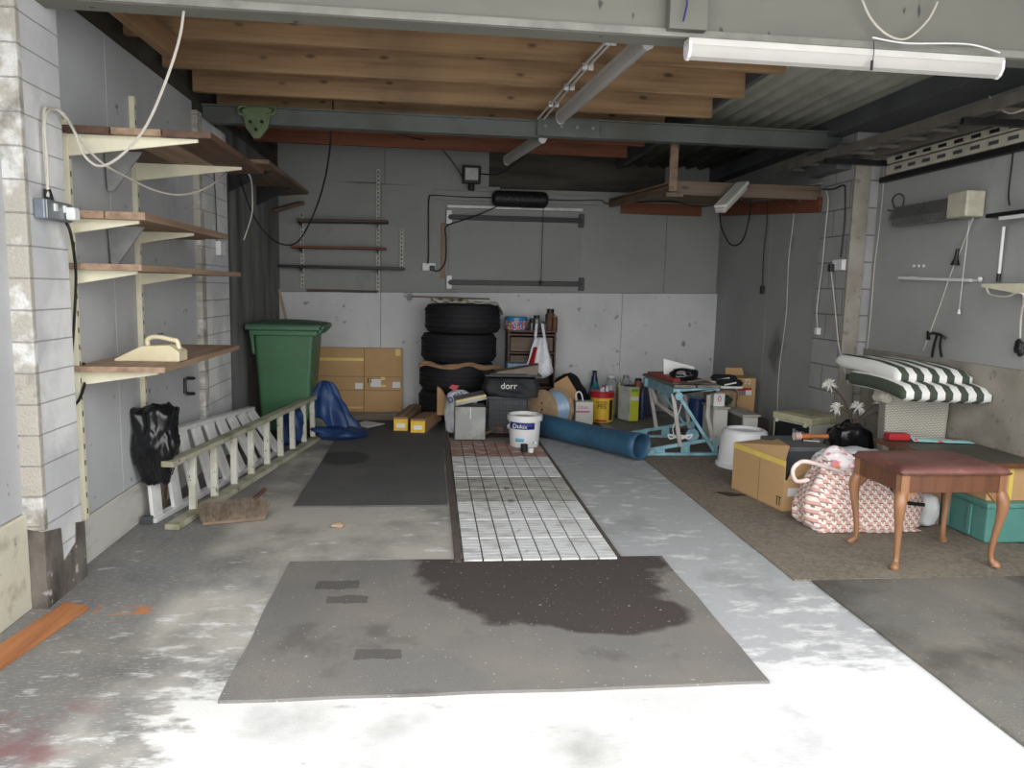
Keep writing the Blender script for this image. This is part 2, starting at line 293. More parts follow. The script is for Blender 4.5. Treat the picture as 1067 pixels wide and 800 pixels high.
# ------------------------------------------------------------------ mesh helpers
class MB:
    def __init__(s): s.bm = bmesh.new()
    def _hull(s, vs, fs):
        b = [s.bm.verts.new(v) for v in vs]
        for f in fs:
            try: s.bm.faces.new([b[i] for i in f])
            except ValueError: pass
        return s
    def box(s, x0, x1, y0, y1, z0, z1, tw=0., td=0.):
        """tw, td shrink the bottom in x and y"""
        a = [(x0 + tw, y0 + td, z0), (x1 - tw, y0 + td, z0), (x1 - tw, y1 - td, z0), (x0 + tw, y1 - td, z0), (x0, y0, z1), (x1, y0, z1), (x1, y1, z1), (x0, y1, z1)]
        return s._hull(a, [(3, 2, 1, 0), (4, 5, 6, 7), (0, 1, 5, 4), (1, 2, 6, 5), (2, 3, 7, 6), (3, 0, 4, 7)])
    def bar(s, p0, p1, w, h, up=(0, 0, 1), w1=None, h1=None):
        p0, p1 = V(p0), V(p1); t = (p1 - p0).normalized(); sd = t.cross(V(up)).normalized(); upv = sd.cross(t)
        w1 = w if w1 is None else w1; h1 = h if h1 is None else h1; vs = []
        for p, a, b in ((p0, w, h), (p1, w1, h1)):
            for i, j in ((-1, -1), (1, -1), (1, 1), (-1, 1)): vs.append(p + sd * (a / 2 * i) + upv * (b / 2 * j))
        return s._hull(vs, [(0, 1, 2, 3), (7, 6, 5, 4), (0, 4, 5, 1), (1, 5, 6, 2), (2, 6, 7, 3), (3, 7, 4, 0)])
    def tube(s, pts, r, seg=8, caps=True, r1=None):
        pts = [V(p) for p in pts]; n = len(pts); rings = []; nrm = None
        for i, p in enumerate(pts):
            t = (pts[min(i + 1, n - 1)] - pts[max(i - 1, 0)]).normalized()
            if nrm is None: nrm = t.orthogonal().normalized()
            else:
                nrm = (nrm - nrm.dot(t) * t)
                nrm = nrm.normalized() if nrm.length > 1e-6 else t.orthogonal().normalized()
            b = t.cross(nrm); rr = r[i] if isinstance(r, (list, tuple)) else (r if r1 is None else r + (r1 - r) * i / max(1, n - 1))
            rings.append([s.bm.verts.new(p + (nrm * math.cos(a) + b * math.sin(a)) * rr) for a in (2 * PI * k / seg for k in range(seg))])
        for i in range(n - 1):
            for k in range(seg): s.bm.faces.new((rings[i][k], rings[i][(k + 1) % seg], rings[i + 1][(k + 1) % seg], rings[i + 1][k]))
        if caps: s.bm.faces.new(rings[0][::-1]); s.bm.faces.new(rings[-1])
        return s
    def cyl(s, p0, p1, r, r1=None, seg=24): return s.tube([p0, p1], r, seg, True, r1)
    def lathe(s, prof, c=(0, 0, 0), seg=36, axis=(0, 0, 1), close=False):
        c = V(c); az = V(axis).normalized(); q = V((0, 0, 1)).rotation_difference(az); rings = []
        for r, z in prof:
            if r < 1e-6: rings.append([s.bm.verts.new(c + az * z)]); continue
            rings.append([s.bm.verts.new(c + q @ V((r * math.cos(2 * PI * k / seg), r * math.sin(2 * PI * k / seg), z))) for k in range(seg)])
        pr = list(zip(rings, rings[1:])) + ([(rings[-1], rings[0])] if close else [])
        for a, b in pr:
            for k in range(seg):
                k2 = (k + 1) % seg
                if len(a) == 1 and len(b) == 1: continue
                if len(a) == 1: f = (a[0], b[k2], b[k])
                elif len(b) == 1: f = (a[k], a[k2], b[0])
                else: f = (a[k], a[k2], b[k2], b[k])
                s.bm.faces.new(f)
        return s
    def prism(s, pts, vec):
        pts = [V(p) for p in pts]; vec = V(vec); a = [s.bm.verts.new(p) for p in pts]; b = [s.bm.verts.new(p + vec) for p in pts]; n = len(pts)
        s.bm.faces.new(a[::-1]); s.bm.faces.new(b)
        for i in range(n): s.bm.faces.new((a[i], a[(i + 1) % n], b[(i + 1) % n], b[i]))
        return s
    def sheet(s, fn, nu, nv, th=.004):
        """fn(u, v) -> point; a cloth or film with real thickness"""
        P = [[V(fn(i / nu, j / nv)) for j in range(nv + 1)] for i in range(nu + 1)]
        N = [[None] * (nv + 1) for _ in range(nu + 1)]
        for i in range(nu + 1):
            for j in range(nv + 1):
                a = P[min(i + 1, nu)][j] - P[max(i - 1, 0)][j]; b = P[i][min(j + 1, nv)] - P[i][max(j - 1, 0)]
                k = a.cross(b); N[i][j] = k.normalized() if k.length > 1e-9 else V((0, 0, 1))
        A = [[s.bm.verts.new(P[i][j] + N[i][j] * th / 2) for j in range(nv + 1)] for i in range(nu + 1)]
        B = [[s.bm.verts.new(P[i][j] - N[i][j] * th / 2) for j in range(nv + 1)] for i in range(nu + 1)]
        for i in range(nu):
            for j in range(nv):
                s.bm.faces.new((A[i][j], A[i + 1][j], A[i + 1][j + 1], A[i][j + 1])); s.bm.faces.new((B[i][j], B[i][j + 1], B[i + 1][j + 1], B[i + 1][j]))
        for i in range(nu):
            s.bm.faces.new((A[i][0], B[i][0], B[i + 1][0], A[i + 1][0])); s.bm.faces.new((A[i][nv], A[i + 1][nv], B[i + 1][nv], B[i][nv]))
        for j in range(nv):
            s.bm.faces.new((A[0][j], A[0][j + 1], B[0][j + 1], B[0][j])); s.bm.faces.new((A[nu][j], B[nu][j], B[nu][j + 1], A[nu][j + 1]))
        return s
    def blob(s, c, size, seed=0, amp=.25, freq=3., sub=4, boxy=0., flat=None, pinch=None, taper=0.):
        """crumpled rounded mass: size = half extents, boxy 0..1 squares it up"""
        t = bmesh.new(); bmesh.ops.create_icosphere(t, subdivisions=sub, radius=1); c = V(c)
        for v in t.verts:
            p = v.co.copy(); mx = max(abs(p.x), abs(p.y), abs(p.z))
            p = p.lerp(p / mx, boxy)
            k = noise.ridged_multi_fractal(v.co * freq + V((seed * 5.1, seed, -seed)), 1., 2., 3, 1., 2.) - 1.
            k2 = noise.noise(v.co * freq * .6 + V((seed, seed * 2, 0)))
            p *= 1 + amp * (.35 * k + k2)
            if pinch: q = max(0., p.z); p.x *= 1 - pinch * q; p.y *= 1 - pinch * q
            if taper: q = max(0., -p.z); p.x *= 1 - taper * q; p.y *= 1 - taper * q
            p = V((p.x * size[0], p.y * size[1], p.z * size[2])) + c
            if flat is not None: p.z = max(p.z, flat)
            v.co = p
        s.bm.from_mesh(_tmp(t)); t.free(); return s
def _tmp(t):
    me = bpy.data.meshes.new('m'); t.to_mesh(me); return me
def crom(pts, n=8):
    pts = [V(p) for p in pts]; out = []
    for i in range(len(pts) - 1):
        p0, p1, p2, p3 = pts[max(i - 1, 0)], pts[i], pts[i + 1], pts[min(i + 2, len(pts) - 1)]
        for k in range(n):
            t = k / n
            out.append(.5 * ((2 * p1) + (p2 - p0) * t + (2 * p0 - 5 * p1 + 4 * p2 - p3) * t * t + (3 * p1 - p0 - 3 * p2 + p3) * t ** 3))
    return out + [pts[-1]]
def tag(o, label=None, cat=None, group=None, kind=None):
    if label: o['label'] = label
    if cat: o['category'] = cat
    if group: o['group'] = group
    if kind: o['kind'] = kind
    return o
def thing(name, label, cat, loc=(0, 0, 0), rz=0, group=None):
    o = bpy.data.objects.new(name, None); COL.objects.link(o); o.empty_display_size = .1
    o.location = loc; o.rotation_euler = (0, 0, rz)
    return tag(o, label, cat, group)
WM = {}
def mw(o):
    m_ = Matrix.Translation(o.location) @ o.rotation_euler.to_matrix().to_4x4()
    return mw(o.parent) @ m_ if o.parent else m_
def part(name, mb, mt, parent=None, bev=0, smooth=False, local=False, base=True, seg=2):
    """links one mesh; geometry is given in world space unless local"""
    bmesh.ops.recalc_face_normals(mb.bm, faces=mb.bm.faces)
    me = bpy.data.meshes.new(name); mb.bm.to_mesh(me); mb.bm.free()
    o = bpy.data.objects.new(name, me); COL.objects.link(o)
    if parent is not None:
        o.parent = parent
        if not local: me.transform(mw(parent).inverted())
    elif base:
        xs = [v.co for v in me.vertices]
        c = V(((min(p.x for p in xs) + max(p.x for p in xs)) / 2, (min(p.y for p in xs) + max(p.y for p in xs)) / 2, min(p.z for p in xs)))
        me.transform(Matrix.Translation(-c)); o.location = c
    me.materials.append(mt)
    if smooth:
        for p in me.polygons: p.use_smooth = True
        if smooth != 'all':
            try: me.set_sharp_from_angle(angle=math.radians(35))
            except Exception: pass
    if bev:
        b = o.modifiers.new('bevel', 'BEVEL'); b.width = bev; b.segments = seg; b.limit_method = 'ANGLE'; b.angle_limit = math.radians(40)
        b.harden_normals = False
    return o
def solo(name, mb, mt, label, cat, group=None, **k): return tag(part(name, mb, mt, **k), label, cat, group)
def struct(name, mb, mt, **k):
    k.setdefault('base', False); return tag(part(name, mb, mt, **k), kind='structure')
def text(s, size, loc, rx, ry, rz, mt, parent, name='lettering', ext=.0008):
    cu = bpy.data.curves.new(name, 'FONT'); cu.body = s; cu.size = size; cu.extrude = ext; cu.align_x = 'CENTER'; cu.align_y = 'CENTER'
    t0 = bpy.data.objects.new(name, cu); me = bpy.data.meshes.new_from_object(t0); bpy.data.objects.remove(t0)
    t = bpy.data.objects.new(name, me); COL.objects.link(t); me.materials.clear(); me.materials.append(mt)
    Mt = Matrix.Translation(V(loc)) @ Matrix.Rotation(rz, 4, 'Z') @ Matrix.Rotation(ry, 4, 'Y') @ Matrix.Rotation(rx, 4, 'X')
    t.parent = parent; t.matrix_basis = mw(parent).inverted() @ Mt
    return t
def dup(root, loc, rz, label, group=None, sc=None):
    def cp(o, par):
        c = o.copy(); COL.objects.link(c); c.parent = par
        for ch in o.children: cp(ch, c)
        return c
    r = cp(root, None); r.location = loc; r.rotation_euler = (0, 0, rz); r['label'] = label
    if sc: r.scale = sc
    return r
# ================================================================== ROOM
struct('floor', MB().box(-6, 7, -9, 8.8, -.12, 0), FLOORM)
# back wall: upper sheets on studs, lower proud boards
b = MB(); b.box(XL - .2, XN + .2, YB + .02, YB + .14, 0, 3.1); struct('wall_back', b, BOARD_DK)
zl, zr = PY(290, 304, YB).z, PY(746, 306, YB).z
def zled(x): return zl + (zr - zl) * (x - XL) / (XR - XL)
b = MB(); vx = [XL, PY(397, 300, YB).x, PY(648, 300, YB).x, XN]
for a, c in zip(vx, vx[1:]):
    b.prism([(a + .002, YB - .045, 0), (c - .002, YB - .045, 0), (c - .002, YB - .045, zled(c)), (a + .002, YB - .045, zled(a))], (0, .06, 0))
struct('wall_back_lower', b, BOARD_LO, bev=.002)
b = MB(); zj = PY(397, 192, YB).z
ux = [XL, PY(397, 250, YB).x, PY(520, 250, YB).x, PY(694, 250, YB).x, XN]
for a, c in zip(ux, ux[1:]):
    b.prism([(a + .002, YB, zled(a) + .003), (c - .002, YB, zled(c) + .003), (c - .002, YB, zj + .02), (a + .002, YB, zj + .0)], (0, .02, 0))
tx = [XL, PY(401, 170, YB).x, PY(510, 170, YB).x]
for a, c in zip(tx, tx[1:]): b.box(a + .002, c - .002, YB, YB + .018, zj + .006, 3.05)
b.box(PY(694, 170, YB).x, XN, YB, YB + .018, zj + .024, 3.05)
struct('wall_back_upper', b, BOARD_UP, bev=.002)
b = MB().box(PY(510, 170, YB).x, PY(694, 170, YB).x - .003, YB - .004, YB + .016, zj + .024, 3.05); struct('wall_back_plywood', b, BOARD_DK)
# left wall
b = MB(); b.box(XL - .16, XL - .03, 3.4, YB + .1, 0, 3.1); struct('wall_left', b, BOARD_DK)
b = MB(); ys = [3.56, 4.2, 5.61]
zs = PX(97, 533, XL).z
for a, c in zip(ys, ys[1:]): b.box(XL - .03, XL, a + .002, c - .002, zs, 1.72); b.box(XL - .03, XL, a + .002, c - .002, 1.726, 2.66)
struct('wall_left_panel', b, WALLP, bev=.002)
struct('baseboard_left', MB().box(XL - .03, XL + .006, 3.58, 5.6, 0, zs - .004), CREAMB2, bev=.003)
b = MB().box(XL - .03, XL + .004, 6.33, YB, 0, 2.66); struct('wall_left_sooty', b, WALL_SOOT)
# block pier at the opening, second pier, near wall
PXF = -1.622
b = MB().box(-2.1, PXF, 3.22, 3.56, .0, 2.95); struct('pillar', b, BLOCK, bev=.006)
b = MB(); b.prism([(PXF - .1, 3.21, 0), (PXF + .006, 3.21, 0), (PXF + .006, 3.21, .33), (PXF - .1, 3.21, .36)], (0, .012, 0))
b.prism([(PXF - .002, 3.205, 0), (PXF - .002, 3.572, 0), (PXF - .002, 3.572, .27), (PXF - .002, 3.49, .29), (PXF - .002, 3.48, .2), (PXF - .002, 3.36, .15), (PXF - .002, 3.35, .31), (PXF - .002, 3.205, .34)], (.007, 0, 0))
struct('trim_1', b, RENDER)
struct('trim_2', MB().box(PXF - .15, PXF + .003, 3.214, 3.25, .34, 2.95), BLOCK_RAW, bev=.006)
b = MB().box(XL - .1, PXF - .03, 5.6, 6.33, 0, 2.58); struct('pillar', b, BLOCK, bev=.006)
b = MB().box(XL - .05, PXF - .027, 5.593, 5.7, .1, 2.6); struct('trim_3', b, BLOCK_RAW, bev=.005)
b = MB().box(-2.0, -1.70, 1.75, 3.215, .42, 2.95); struct('wall_left_front', b, WALLP)
b = MB().box(-2.0, -1.685, 1.75, 3.215, 0, .415); struct('baseboard_left_front', b, CREAMB, bev=.004)
# right wall
YS = PX(903, 300, XN).y - .05
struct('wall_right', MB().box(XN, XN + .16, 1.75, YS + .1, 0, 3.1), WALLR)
zc = PX(980, 374, XN - .015).z
struct('wall_right_lower', MB().box(XN - .015, XN + .01, 1.8, YS, 0, zc), CEMENT, bev=.003)
yj = PX(803, 250, XR).y; yp = PX(850, 300, XR - .03).y
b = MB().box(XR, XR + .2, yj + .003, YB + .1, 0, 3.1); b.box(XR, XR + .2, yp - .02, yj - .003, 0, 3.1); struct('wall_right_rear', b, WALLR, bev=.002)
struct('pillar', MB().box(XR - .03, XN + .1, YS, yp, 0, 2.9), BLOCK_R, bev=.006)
struct('trim_4', MB().box(XR - .04, XR + .09, YS - .03, YS - .001, 0, 2.45), CEMENT, bev=.004)
# roof
struct('ceiling', MB().box(XL - .2, 2.12, 3.5, YB + .15, 2.93, 2.98), DECK)
struct('ceiling_front', MB().box(-2.1, XN + .15, 1.75, 3.36, 2.93, 3.0), DECK)
b = MB()
b.sheet(lambda a, c: (2.1 + 1.45 * a, 3.5 + 5.2 * c, 2.86 + .028 * math.sin(a * 1.45 / .146 * 2 * PI)), 90, 2, .008)
struct('ceiling_corrugated', b, CORR, smooth='all')
struct('ceiling_gap_strip', MB().box(2.085, 2.125, 3.36, YB, 2.80, 3.02), DARKR)  # strip added to close a roof gap that leaked sky light
struct('ceiling_light_seal', MB().box(2.05, XN + .2, 3.36, YB + .2, 3.03, 3.06), DARKR)  # unseen cover added over the corrugated sheet to seal out sky light
struct('wall_right_fascia', MB().box(3.2, XN + .1, 3.5, YB, 2.70, 2.83), DARKR)
struct('lintel', MB().box(XL - .3, XN + .2, 3.35, 3.47, 2.525, 2.98), LINT, bev=.004)
struct('trim_5', MB().box(XL, XN, 3.335, 3.352, 2.527, 2.56), simple('pale batten paint', lin(140, 140, 130), .7), bev=.003)
a = PY(697, 20, 3.3); c = PY(737, 20, 3.3)
struct('trim_6', MB().box(a.x, c.x, 3.29, 3.348, 2.545, 2.95), LINT, bev=.004)
# joists
JZ = 2.72
jy = [PZ(400, y_, JZ).y for y_ in (51, 80.5, 105)]
dj = (jy[2] - jy[0]) / 2; jy = [jy[0] + dj * k for k in range(6)]
names = ['beside the painted lintel', 'second in from the lintel', 'between the second joist and the steel beam', 'close above the steel beam', 'just behind the steel beam', 'by the back wall']
for k, y_ in enumerate(jy):
    x1 = 2.08 if k < 3 else 1.9
    solo('roof_joist', MB().box(XL + .02, x1, y_, y_ + .047, JZ, 2.93), JOIST if k < 4 else REDW, 'rough pine roof joist spanning the garage, ' + names[k], 'joist', 'pine joists under the roof deck', bev=.003)
a = PZ(118, 8, 2.62); c = PZ(157, 44, 2.62)
solo('timber_trimmer', MB().bar((a.x, 3.50, 2.66), (-1.42, jy[0] - .01, 2.66), .06, .12), JOISTY, 'short old timber running from the lintel to the first joist', 'timber', bev=.004)
# steel beam
t = thing('steel_beam', 'grey painted steel beam crossing the garage under the joists', 'beam', (0.8, 5.95, 2.6))
xs = PY(560, 130, 5.9).x
def ibeam(x0, x1, z, h):
    b = MB(); b.box(x0, x1, 5.9, 6.0, z, z + .012); b.box(x0, x1, 5.9, 6.0, z + h - .012, z + h); b.box(x0, x1, 5.93, 5.945, z + .012, z + h - .012); return b
part('beam_section', ibeam(XL - .02, xs + .02, 2.585, .13), STEEL, t)
part('beam_section', ibeam(xs + .02, XN, 2.60, .14), STEEL, t)
x1 = PY(625, 132, 5.9).x
part('splice_plate', MB().box(xs, x1, 5.885, 5.90, 2.595, 2.725), STEEL, t, bev=.002)
for k in range(4):
    xb = xs + .06 + (x1 - xs - .12) * k / 3
    part('bolt', MB().cyl((xb, 5.868, 2.665), (xb, 5.887, 2.665), .014, seg=6), GALV, t)
# girder clamp hung on beam
t = thing('beam_clamp', 'green steel girder clamp hooked on the beam end by the shelves', 'clamp', PY(267, 125, 5.85))
P_ = lambda x_, y_, Y_=5.85: PY(x_, y_, Y_)
part('clamp_plate', MB().prism([P_(252, 114), P_(259, 111), P_(275, 111), P_(283, 114), P_(279, 133), P_(270, 144), P_(264, 144), P_(256, 133)], (0, .03, 0)), GRNP, t, bev=.004)
for sx in (-1, 1):
    q = P_(267 + sx * 13, 114)
    part('hook_arm', MB().tube(crom([q + V((-sx * .02, 0, -.04)), q + V((sx * .03, 0, -.03)), q + V((sx * .045, .02, .01)), q + V((sx * .02, .03, .03)), q + V((-sx * .02, .04, .02))], 5), .011, 8), GRNP, t, smooth=True)
for px_, py_ in ((261, 127), (273, 127), (267, 135)):
    q = P_(px_, py_); part('rivet', MB().cyl(q + V((0, -.012, 0)), q, .012, seg=12), BLKM, t)
# ================================================================== LIGHT FITTINGS
def batten(name, p0, p1, label, group=None, w=.07):
    p0, p1 = V(p0), V(p1); t = thing(name, label, 'light fitting', (p0 + p1) / 2, group=group); dv = (p1 - p0).normalized()
    sd = dv.cross(V((0, 0, 1))).normalized()
    part('housing', MB().bar(p0, p1, w, .03), WHTS, t, bev=.004)
    pts = []
    b = MB(); prof = [(-.5 * w, -.015), (-.5 * w, -.035), (-.3 * w, -.06), (0, -.07), (.3 * w, -.06), (.5 * w, -.035), (.5 * w, -.015)]
    a = p0 + dv * .012; pr = [a + sd * q[0] + V((0, 0, q[1])) for q in prof]; b.prism(pr, (p1 - dv * .012) - a)
    part('diffuser', b, TUBEM, t, smooth=True)
    for e, s_ in ((p0, 1), (p1, -1)):
        pr = [e + sd * q[0] * 1.04 + V((0, 0, q[1] * 1.05 + (.017 if q[1] == -.015 else 0))) for q in prof]
        part('end_cap', MB().prism(pr, dv * .014 * s_), WHT, t)
    return t
a = PY(717, 42, 3.27); c = PY(1045, 63, 3.27)
t = batten('strip_light', (a.x, 3.29, a.z - .005), (c.x, 3.29, c.z - .005), 'long white fluorescent strip light fixed along the face of the lintel')
q = PY(905, 75, 3.27)
part('pull_cord', MB().tube(crom([(q.x, 3.25, 2.53), (q.x, 3.24, 2.48), (q.x - .005, 3.24, q.z)], 4), .002, 6), BLK, t)
part('cord_end', MB().cyl((q.x - .005, 3.24, q.z), (q.x - .005, 3.24, q.z + .04), .006), BLK, t)
a = PZ(664, 62, 2.6); c = PZ(588, 124, 2.6)
batten('strip_light', (a.x, 3.72, 2.66), (c.x - .005, 5.45, 2.66), 'white fluorescent strip light fixed under the joists in front of the steel beam')
batten('strip_light', (c.x - .03, 6.15, 2.66), (PZ(530, 168, 2.6).x, 7.3, 2.66), 'white fluorescent strip light fixed under the roof behind the steel beam')
for dx, lab in ((0, 'thin white conduit under the joists beside the strip light, outer of the pair'), (.03, 'thin white conduit under the joists beside the strip light, inner of the pair')):
    a = PZ(648, 37, 2.66); c = PZ(565, 121, 2.66)
    pts = [V((a.x + dx, 3.50, 2.69)), V((a.x * .5 + c.x * .5 + dx, 4.5, 2.695)), V((c.x + dx * 1.5, 5.75, 2.69))]
    t = thing('cable_conduit', lab, 'conduit', pts[0], group='conduits under the joists')
    part('pipe', MB().tube(crom(pts, 6), .008, 8), WHTS, t, smooth=True)
    for k in range(4):
        q = pts[0].lerp(pts[2], .2 + .2 * k); part('pipe_clip', MB().box(q.x - .014, q.x + .014, q.y, q.y + .02, 2.675, 2.712), WHT, t)
# batten under the hanging platform
t = thing('bulkhead_light', 'short whitish weatherproof light fitting tilted under the hanging platform', 'light fitting', PY(762, 207, 6.1))
a, c = PY(774, 193, 6.2), PY(750, 218, 6.0)
part('light_body', MB().bar(a + V((0, 0, .02)), c + V((0, 0, .02)), .12, .03), WHTS, t, bev=.01)
part('light_cover', MB().bar(a + V((0, 0, -.015)), c + V((0, 0, -.015)), .10, .05), TUBEM, t, bev=.018, seg=3)
# floodlight
t = thing('floodlight', 'small black floodlight with sensor fixed high on the back wall', 'floodlight', PY(491, 182, YB))
X0, X1, Z0, Z1 = RY(482, 172, 501, 191, YB - .12)
part('lamp_housing', MB().box(X0, X1, YB - .12, YB - .03, Z0, Z1), BLK, t, bev=.012)
part('glass_front', MB().box(X0 + .03, X1 - .03, YB - .128, YB - .119, Z0 + .035, Z1 - .03), LENS, t, bev=.004)
xm = (X0 + X1) / 2
part('bracket', MB().box(xm - .03, xm + .03, YB - .03, YB, Z0, Z1 - .05), BLK, t)
part('motion_sensor', MB().cyl((xm, YB - .08, Z0 - .005), (xm, YB - .08, Z0 - .07), .035).cyl((xm, YB - .11, Z0 - .045), (xm, YB - .07, Z0 - .045), .025), BLK, t, smooth=True, bev=.003)
# black patio heater on back wall
t = thing('wall_heater', 'black ribbed infrared heater fixed above the boarded hatch', 'heater', PY(541, 207, YB))
X0, X1, Z0, Z1 = RY(513, 199, 571, 216, YB - .1)
zc_ = (Z0 + Z1) / 2; rr = (Z1 - Z0) / 2
part('heater_shell', MB().lathe([(rr * .55, 0), (rr * .95, .03), (rr, .06), (rr, X1 - X0 - .06), (rr * .95, X1 - X0 - .03), (rr * .55, X1 - X0), (0, X1 - X0)], (X0, YB - .09, zc_), 20, (1, 0, 0)), BLK, t, smooth=True)
b = MB()
for k in range(26): b.lathe([(rr * .98, 0), (rr * 1.08, .003), (rr * .98, .006)], (X0 + .08 + k * (X1 - X0 - .16) / 25, YB - .09, zc_), 20, (1, 0, 0), close=False)
part('grille', b, GREYP, t)
part('mounting', MB().box(X0 + .1, X1 - .1, YB - .05, YB, zc_ - .03, zc_ + .03), BLKM, t)
# ================================================================== BACK WALL FITTINGS
X0, X1, Z0, Z1 = RY(466, 219, 604, 303, YB - .02)
t = thing('boarded_hatch', 'grey boarded-over hatch barred by two black rails on the back wall', 'hatch', (X0, YB, Z0))
part('board', MB().box(X0 + .02, X1, YB - .022, YB - .002, Z0 + .01, Z1), BOARD_UP, t, bev=.002)
a = PY(466, 215, YB - .03); c = PY(607, 219, YB - .03)
part('top_strip', MB().bar((a.x, YB - .04, a.z), (c.x, YB - .04, c.z), .03, .03), simple('white strip', lin(232, 230, 224), .6), t)
part('side_batten', MB().box(X0 - .07, X0 - .02, YB - .02, YB - .001, PY(462, 290, YB).z, PY(462, 232, YB).z), wood('plain batten', lin(142, 116, 84), lin(110, 86, 60), 2, knots=False), t, bev=.002)
for (py0, py1) in ((226, 230), (294, 295)):
    a = PY(468, py0, YB - .05); c = PY(606, py1 + (1 if py0 > 250 else 0), YB - .05)
    br = part('security_bar', MB().bar(a, c, .03, .055), BLKM, t, bev=.003)
    for q, s_ in ((a, -1), (c, 1)):
        part('bar_bracket', MB().box(q.x - .03, q.x + .03, YB - .055, YB - .02, q.z - .075, q.z + .075), WHT if s_ < 0 else GREYP, br, bev=.004)
        part('bar_screw', MB().cyl((q.x, YB - .062, q.z), (q.x, YB - .05, q.z), .014), BLK, br)
q = PY(564, 294, YB - .1)
solo('pull_cord', MB().tube([(q.x, YB - .1, PY(566, 217, YB).z), (q.x - .005, YB - .1, q.z)], .004, 6).cyl((q.x - .005, YB - .1, q.z - .03), (q.x - .005, YB - .1, q.z + .02), .014), BLK, 'thin dark pull cord hanging in front of the boarded hatch', 'cord')
X0, X1, Z0, Z1 = RY(452, 203, 624, 211, YB - .02)
solo('cable_board', MB().box(X0, X1, YB - .03, YB - .001, Z0, Z1 + .02), BOARD_UP, 'long narrow grey backing board behind the black heater', 'board', bev=.003)
# perforated shelf uprights and empty shelves
def upright(px_, y0, y1, label):
    X_ = PY(px_, (y0 + y1) / 2, YB - .02).x; z0_, z1_ = PY(px_, y1, YB - .02).z, PY(px_, y0, YB - .02).z
    t = thing('shelf_upright', label, 'shelf upright', (X_, YB, z0_), group='slotted uprights on the back wall')
    part('channel', MB().box(X_ - .022, X_ + .022, YB - .025, YB - .001, z0_, z1_), simple('worn white channel', lin(188, 184, 172), .6, 0, .3, 30), t, bev=.002)
    b = MB(); n = int((z1_ - z0_) / .045)
    for k in range(n):
        z_ = z0_ + .02 + k * .045
        b.box(X_ - .006, X_ + .006, YB - .0275, YB - .0245, z_, z_ + .022)
    part('slots', b, BLK, t)
upright(315, 222, 300, 'worn white slotted upright nearer the green bin on the back wall')
upright(394, 176, 306, 'tallest worn white slotted upright on the back wall')
upright(418.5, 238, 281, 'short white slotted upright standing apart near the socket')
def edge_shelf(x0, x1, ya, yb, h, mt, label):
    a, c = PY(x0, ya, YB - .2), PY(x1, yb, YB - .2)
    t = thing('wall_shelf', label, 'shelf', a, group='narrow shelves on the back wall')
    part('shelf_board', MB().bar(V((a.x, YB - .14, a.z)), V((c.x, YB - .14, c.z)), .22, h), mt, t, bev=.003)
    for q in (PY(315, 260, YB).x, PY(394, 260, YB).x):
        if q < c.x: z_ = a.z + (c.z - a.z) * (q - a.x) / (c.x - a.x); part('bracket', MB().prism([(q, YB - .02, z_ - h / 2), (q, YB - .24, z_ - h / 2), (q, YB - .02, z_ - h / 2 - .05)], (.004, 0, 0)), BLKM, t)
edge_shelf(310, 404, 229.5, 231, .03, CAB, 'dark top shelf board on the slotted uprights')
edge_shelf(303, 402, 257, 259, .022, REDW, 'reddish middle shelf board on the slotted uprights')
edge_shelf(290, 421, 277, 280, .028, BLKM, 'long black lowest shelf board on the slotted uprights')
a = PY(320, 303, YB); c = PY(394, 303, YB)
solo('dusty_batten', MB().box(a.x, c.x, YB - .045, YB - .005, zled(a.x) + .002, zled(a.x) + .035), CAB, 'dark thin batten lying on the ledge of the back wall', 'batten', bev=.003)
a = PY(288, 221, 8.2); c = PY(315, 214, 8.5)
solo('timber_offcut', MB().bar((XL + .03, 8.1, a.z), (c.x, 8.45, c.z + .02), .09, .04), OLDW, 'short sawn timber offcut wedged in the corner above the shelves', 'timber', bev=.003)
def socket(name, px_, py_, plane, label, Y_=None, w=.146, gang=2):
    if plane == 'Y':
        q = PY(px_, py_, YB - .03); M_ = (q, V((1, 0, 0)), V((0, -1, 0)))
    else:
        q = PX(px_, py_, plane); s_ = 1 if plane < 0 else -1; M_ = (q, V((0, 1, 0)), V((s_, 0, 0)))
    q, e, n_ = M_; t = thing(name, label, 'socket', q)
    part('back_box', MB().bar(q - n_ * .03, q - n_ * .001, w, .086, up=(0, 0, 1)), WHT, t, bev=.004)
    part('face_plate', MB().bar(q, q + n_ * .009, w, .086, up=(0, 0, 1)), WHT, t, bev=.004)
    for k in range(gang):
        c_ = q + e * ((k - .5 * (gang - 1)) * .07) + n_ * .009
        part('rocker_switch', MB().bar(c_ + V((0, 0, .02)), c_ + n_ * .004 + V((0, 0, .02)), .014, .022), simple('switch', lin(200, 200, 200), .4, 0, 0), t)
    return q, e, n_
socket('wall_socket', 447, 278, 'Y', 'white double socket on the back wall beside the boarded hatch')
q = PY(450.5, 279, YB - .05); solo('plug', MB().box(q.x - .03, q.x + .03, YB - .075, YB - .03, q.z - .03, q.z + .025), BLK, 'black plug pushed into the white back wall socket', 'plug', bev=.008)
def wire(name, pts, r, mt, label, cat='cable', n=8, group=None): return solo(name, MB().tube(crom(pts, n), r, 6), mt, label, cat, group, smooth=True)
B = lambda px_, py_, dd_=.03: PY(px_, py_, YB - dd_)
wire('cable', [B(446, 275, .05), B(446.5, 262), B(446.5, 235), B(447, 207), B(452, 203.5), B(480, 205), B(513, 206, .06)], .007, BLK, 'black cable clipped from the socket up and along to the heater')
wire('cable', [B(451, 281, .07), B(457, 282, .06), B(464, 272), B(465, 250, .04), B(465, 236, .04), B(480, 230, .09), B(500, 223, .09), B(518, 215, .08)], .007, BLK, 'black cable drooping from the plug across the hatch to the heater')
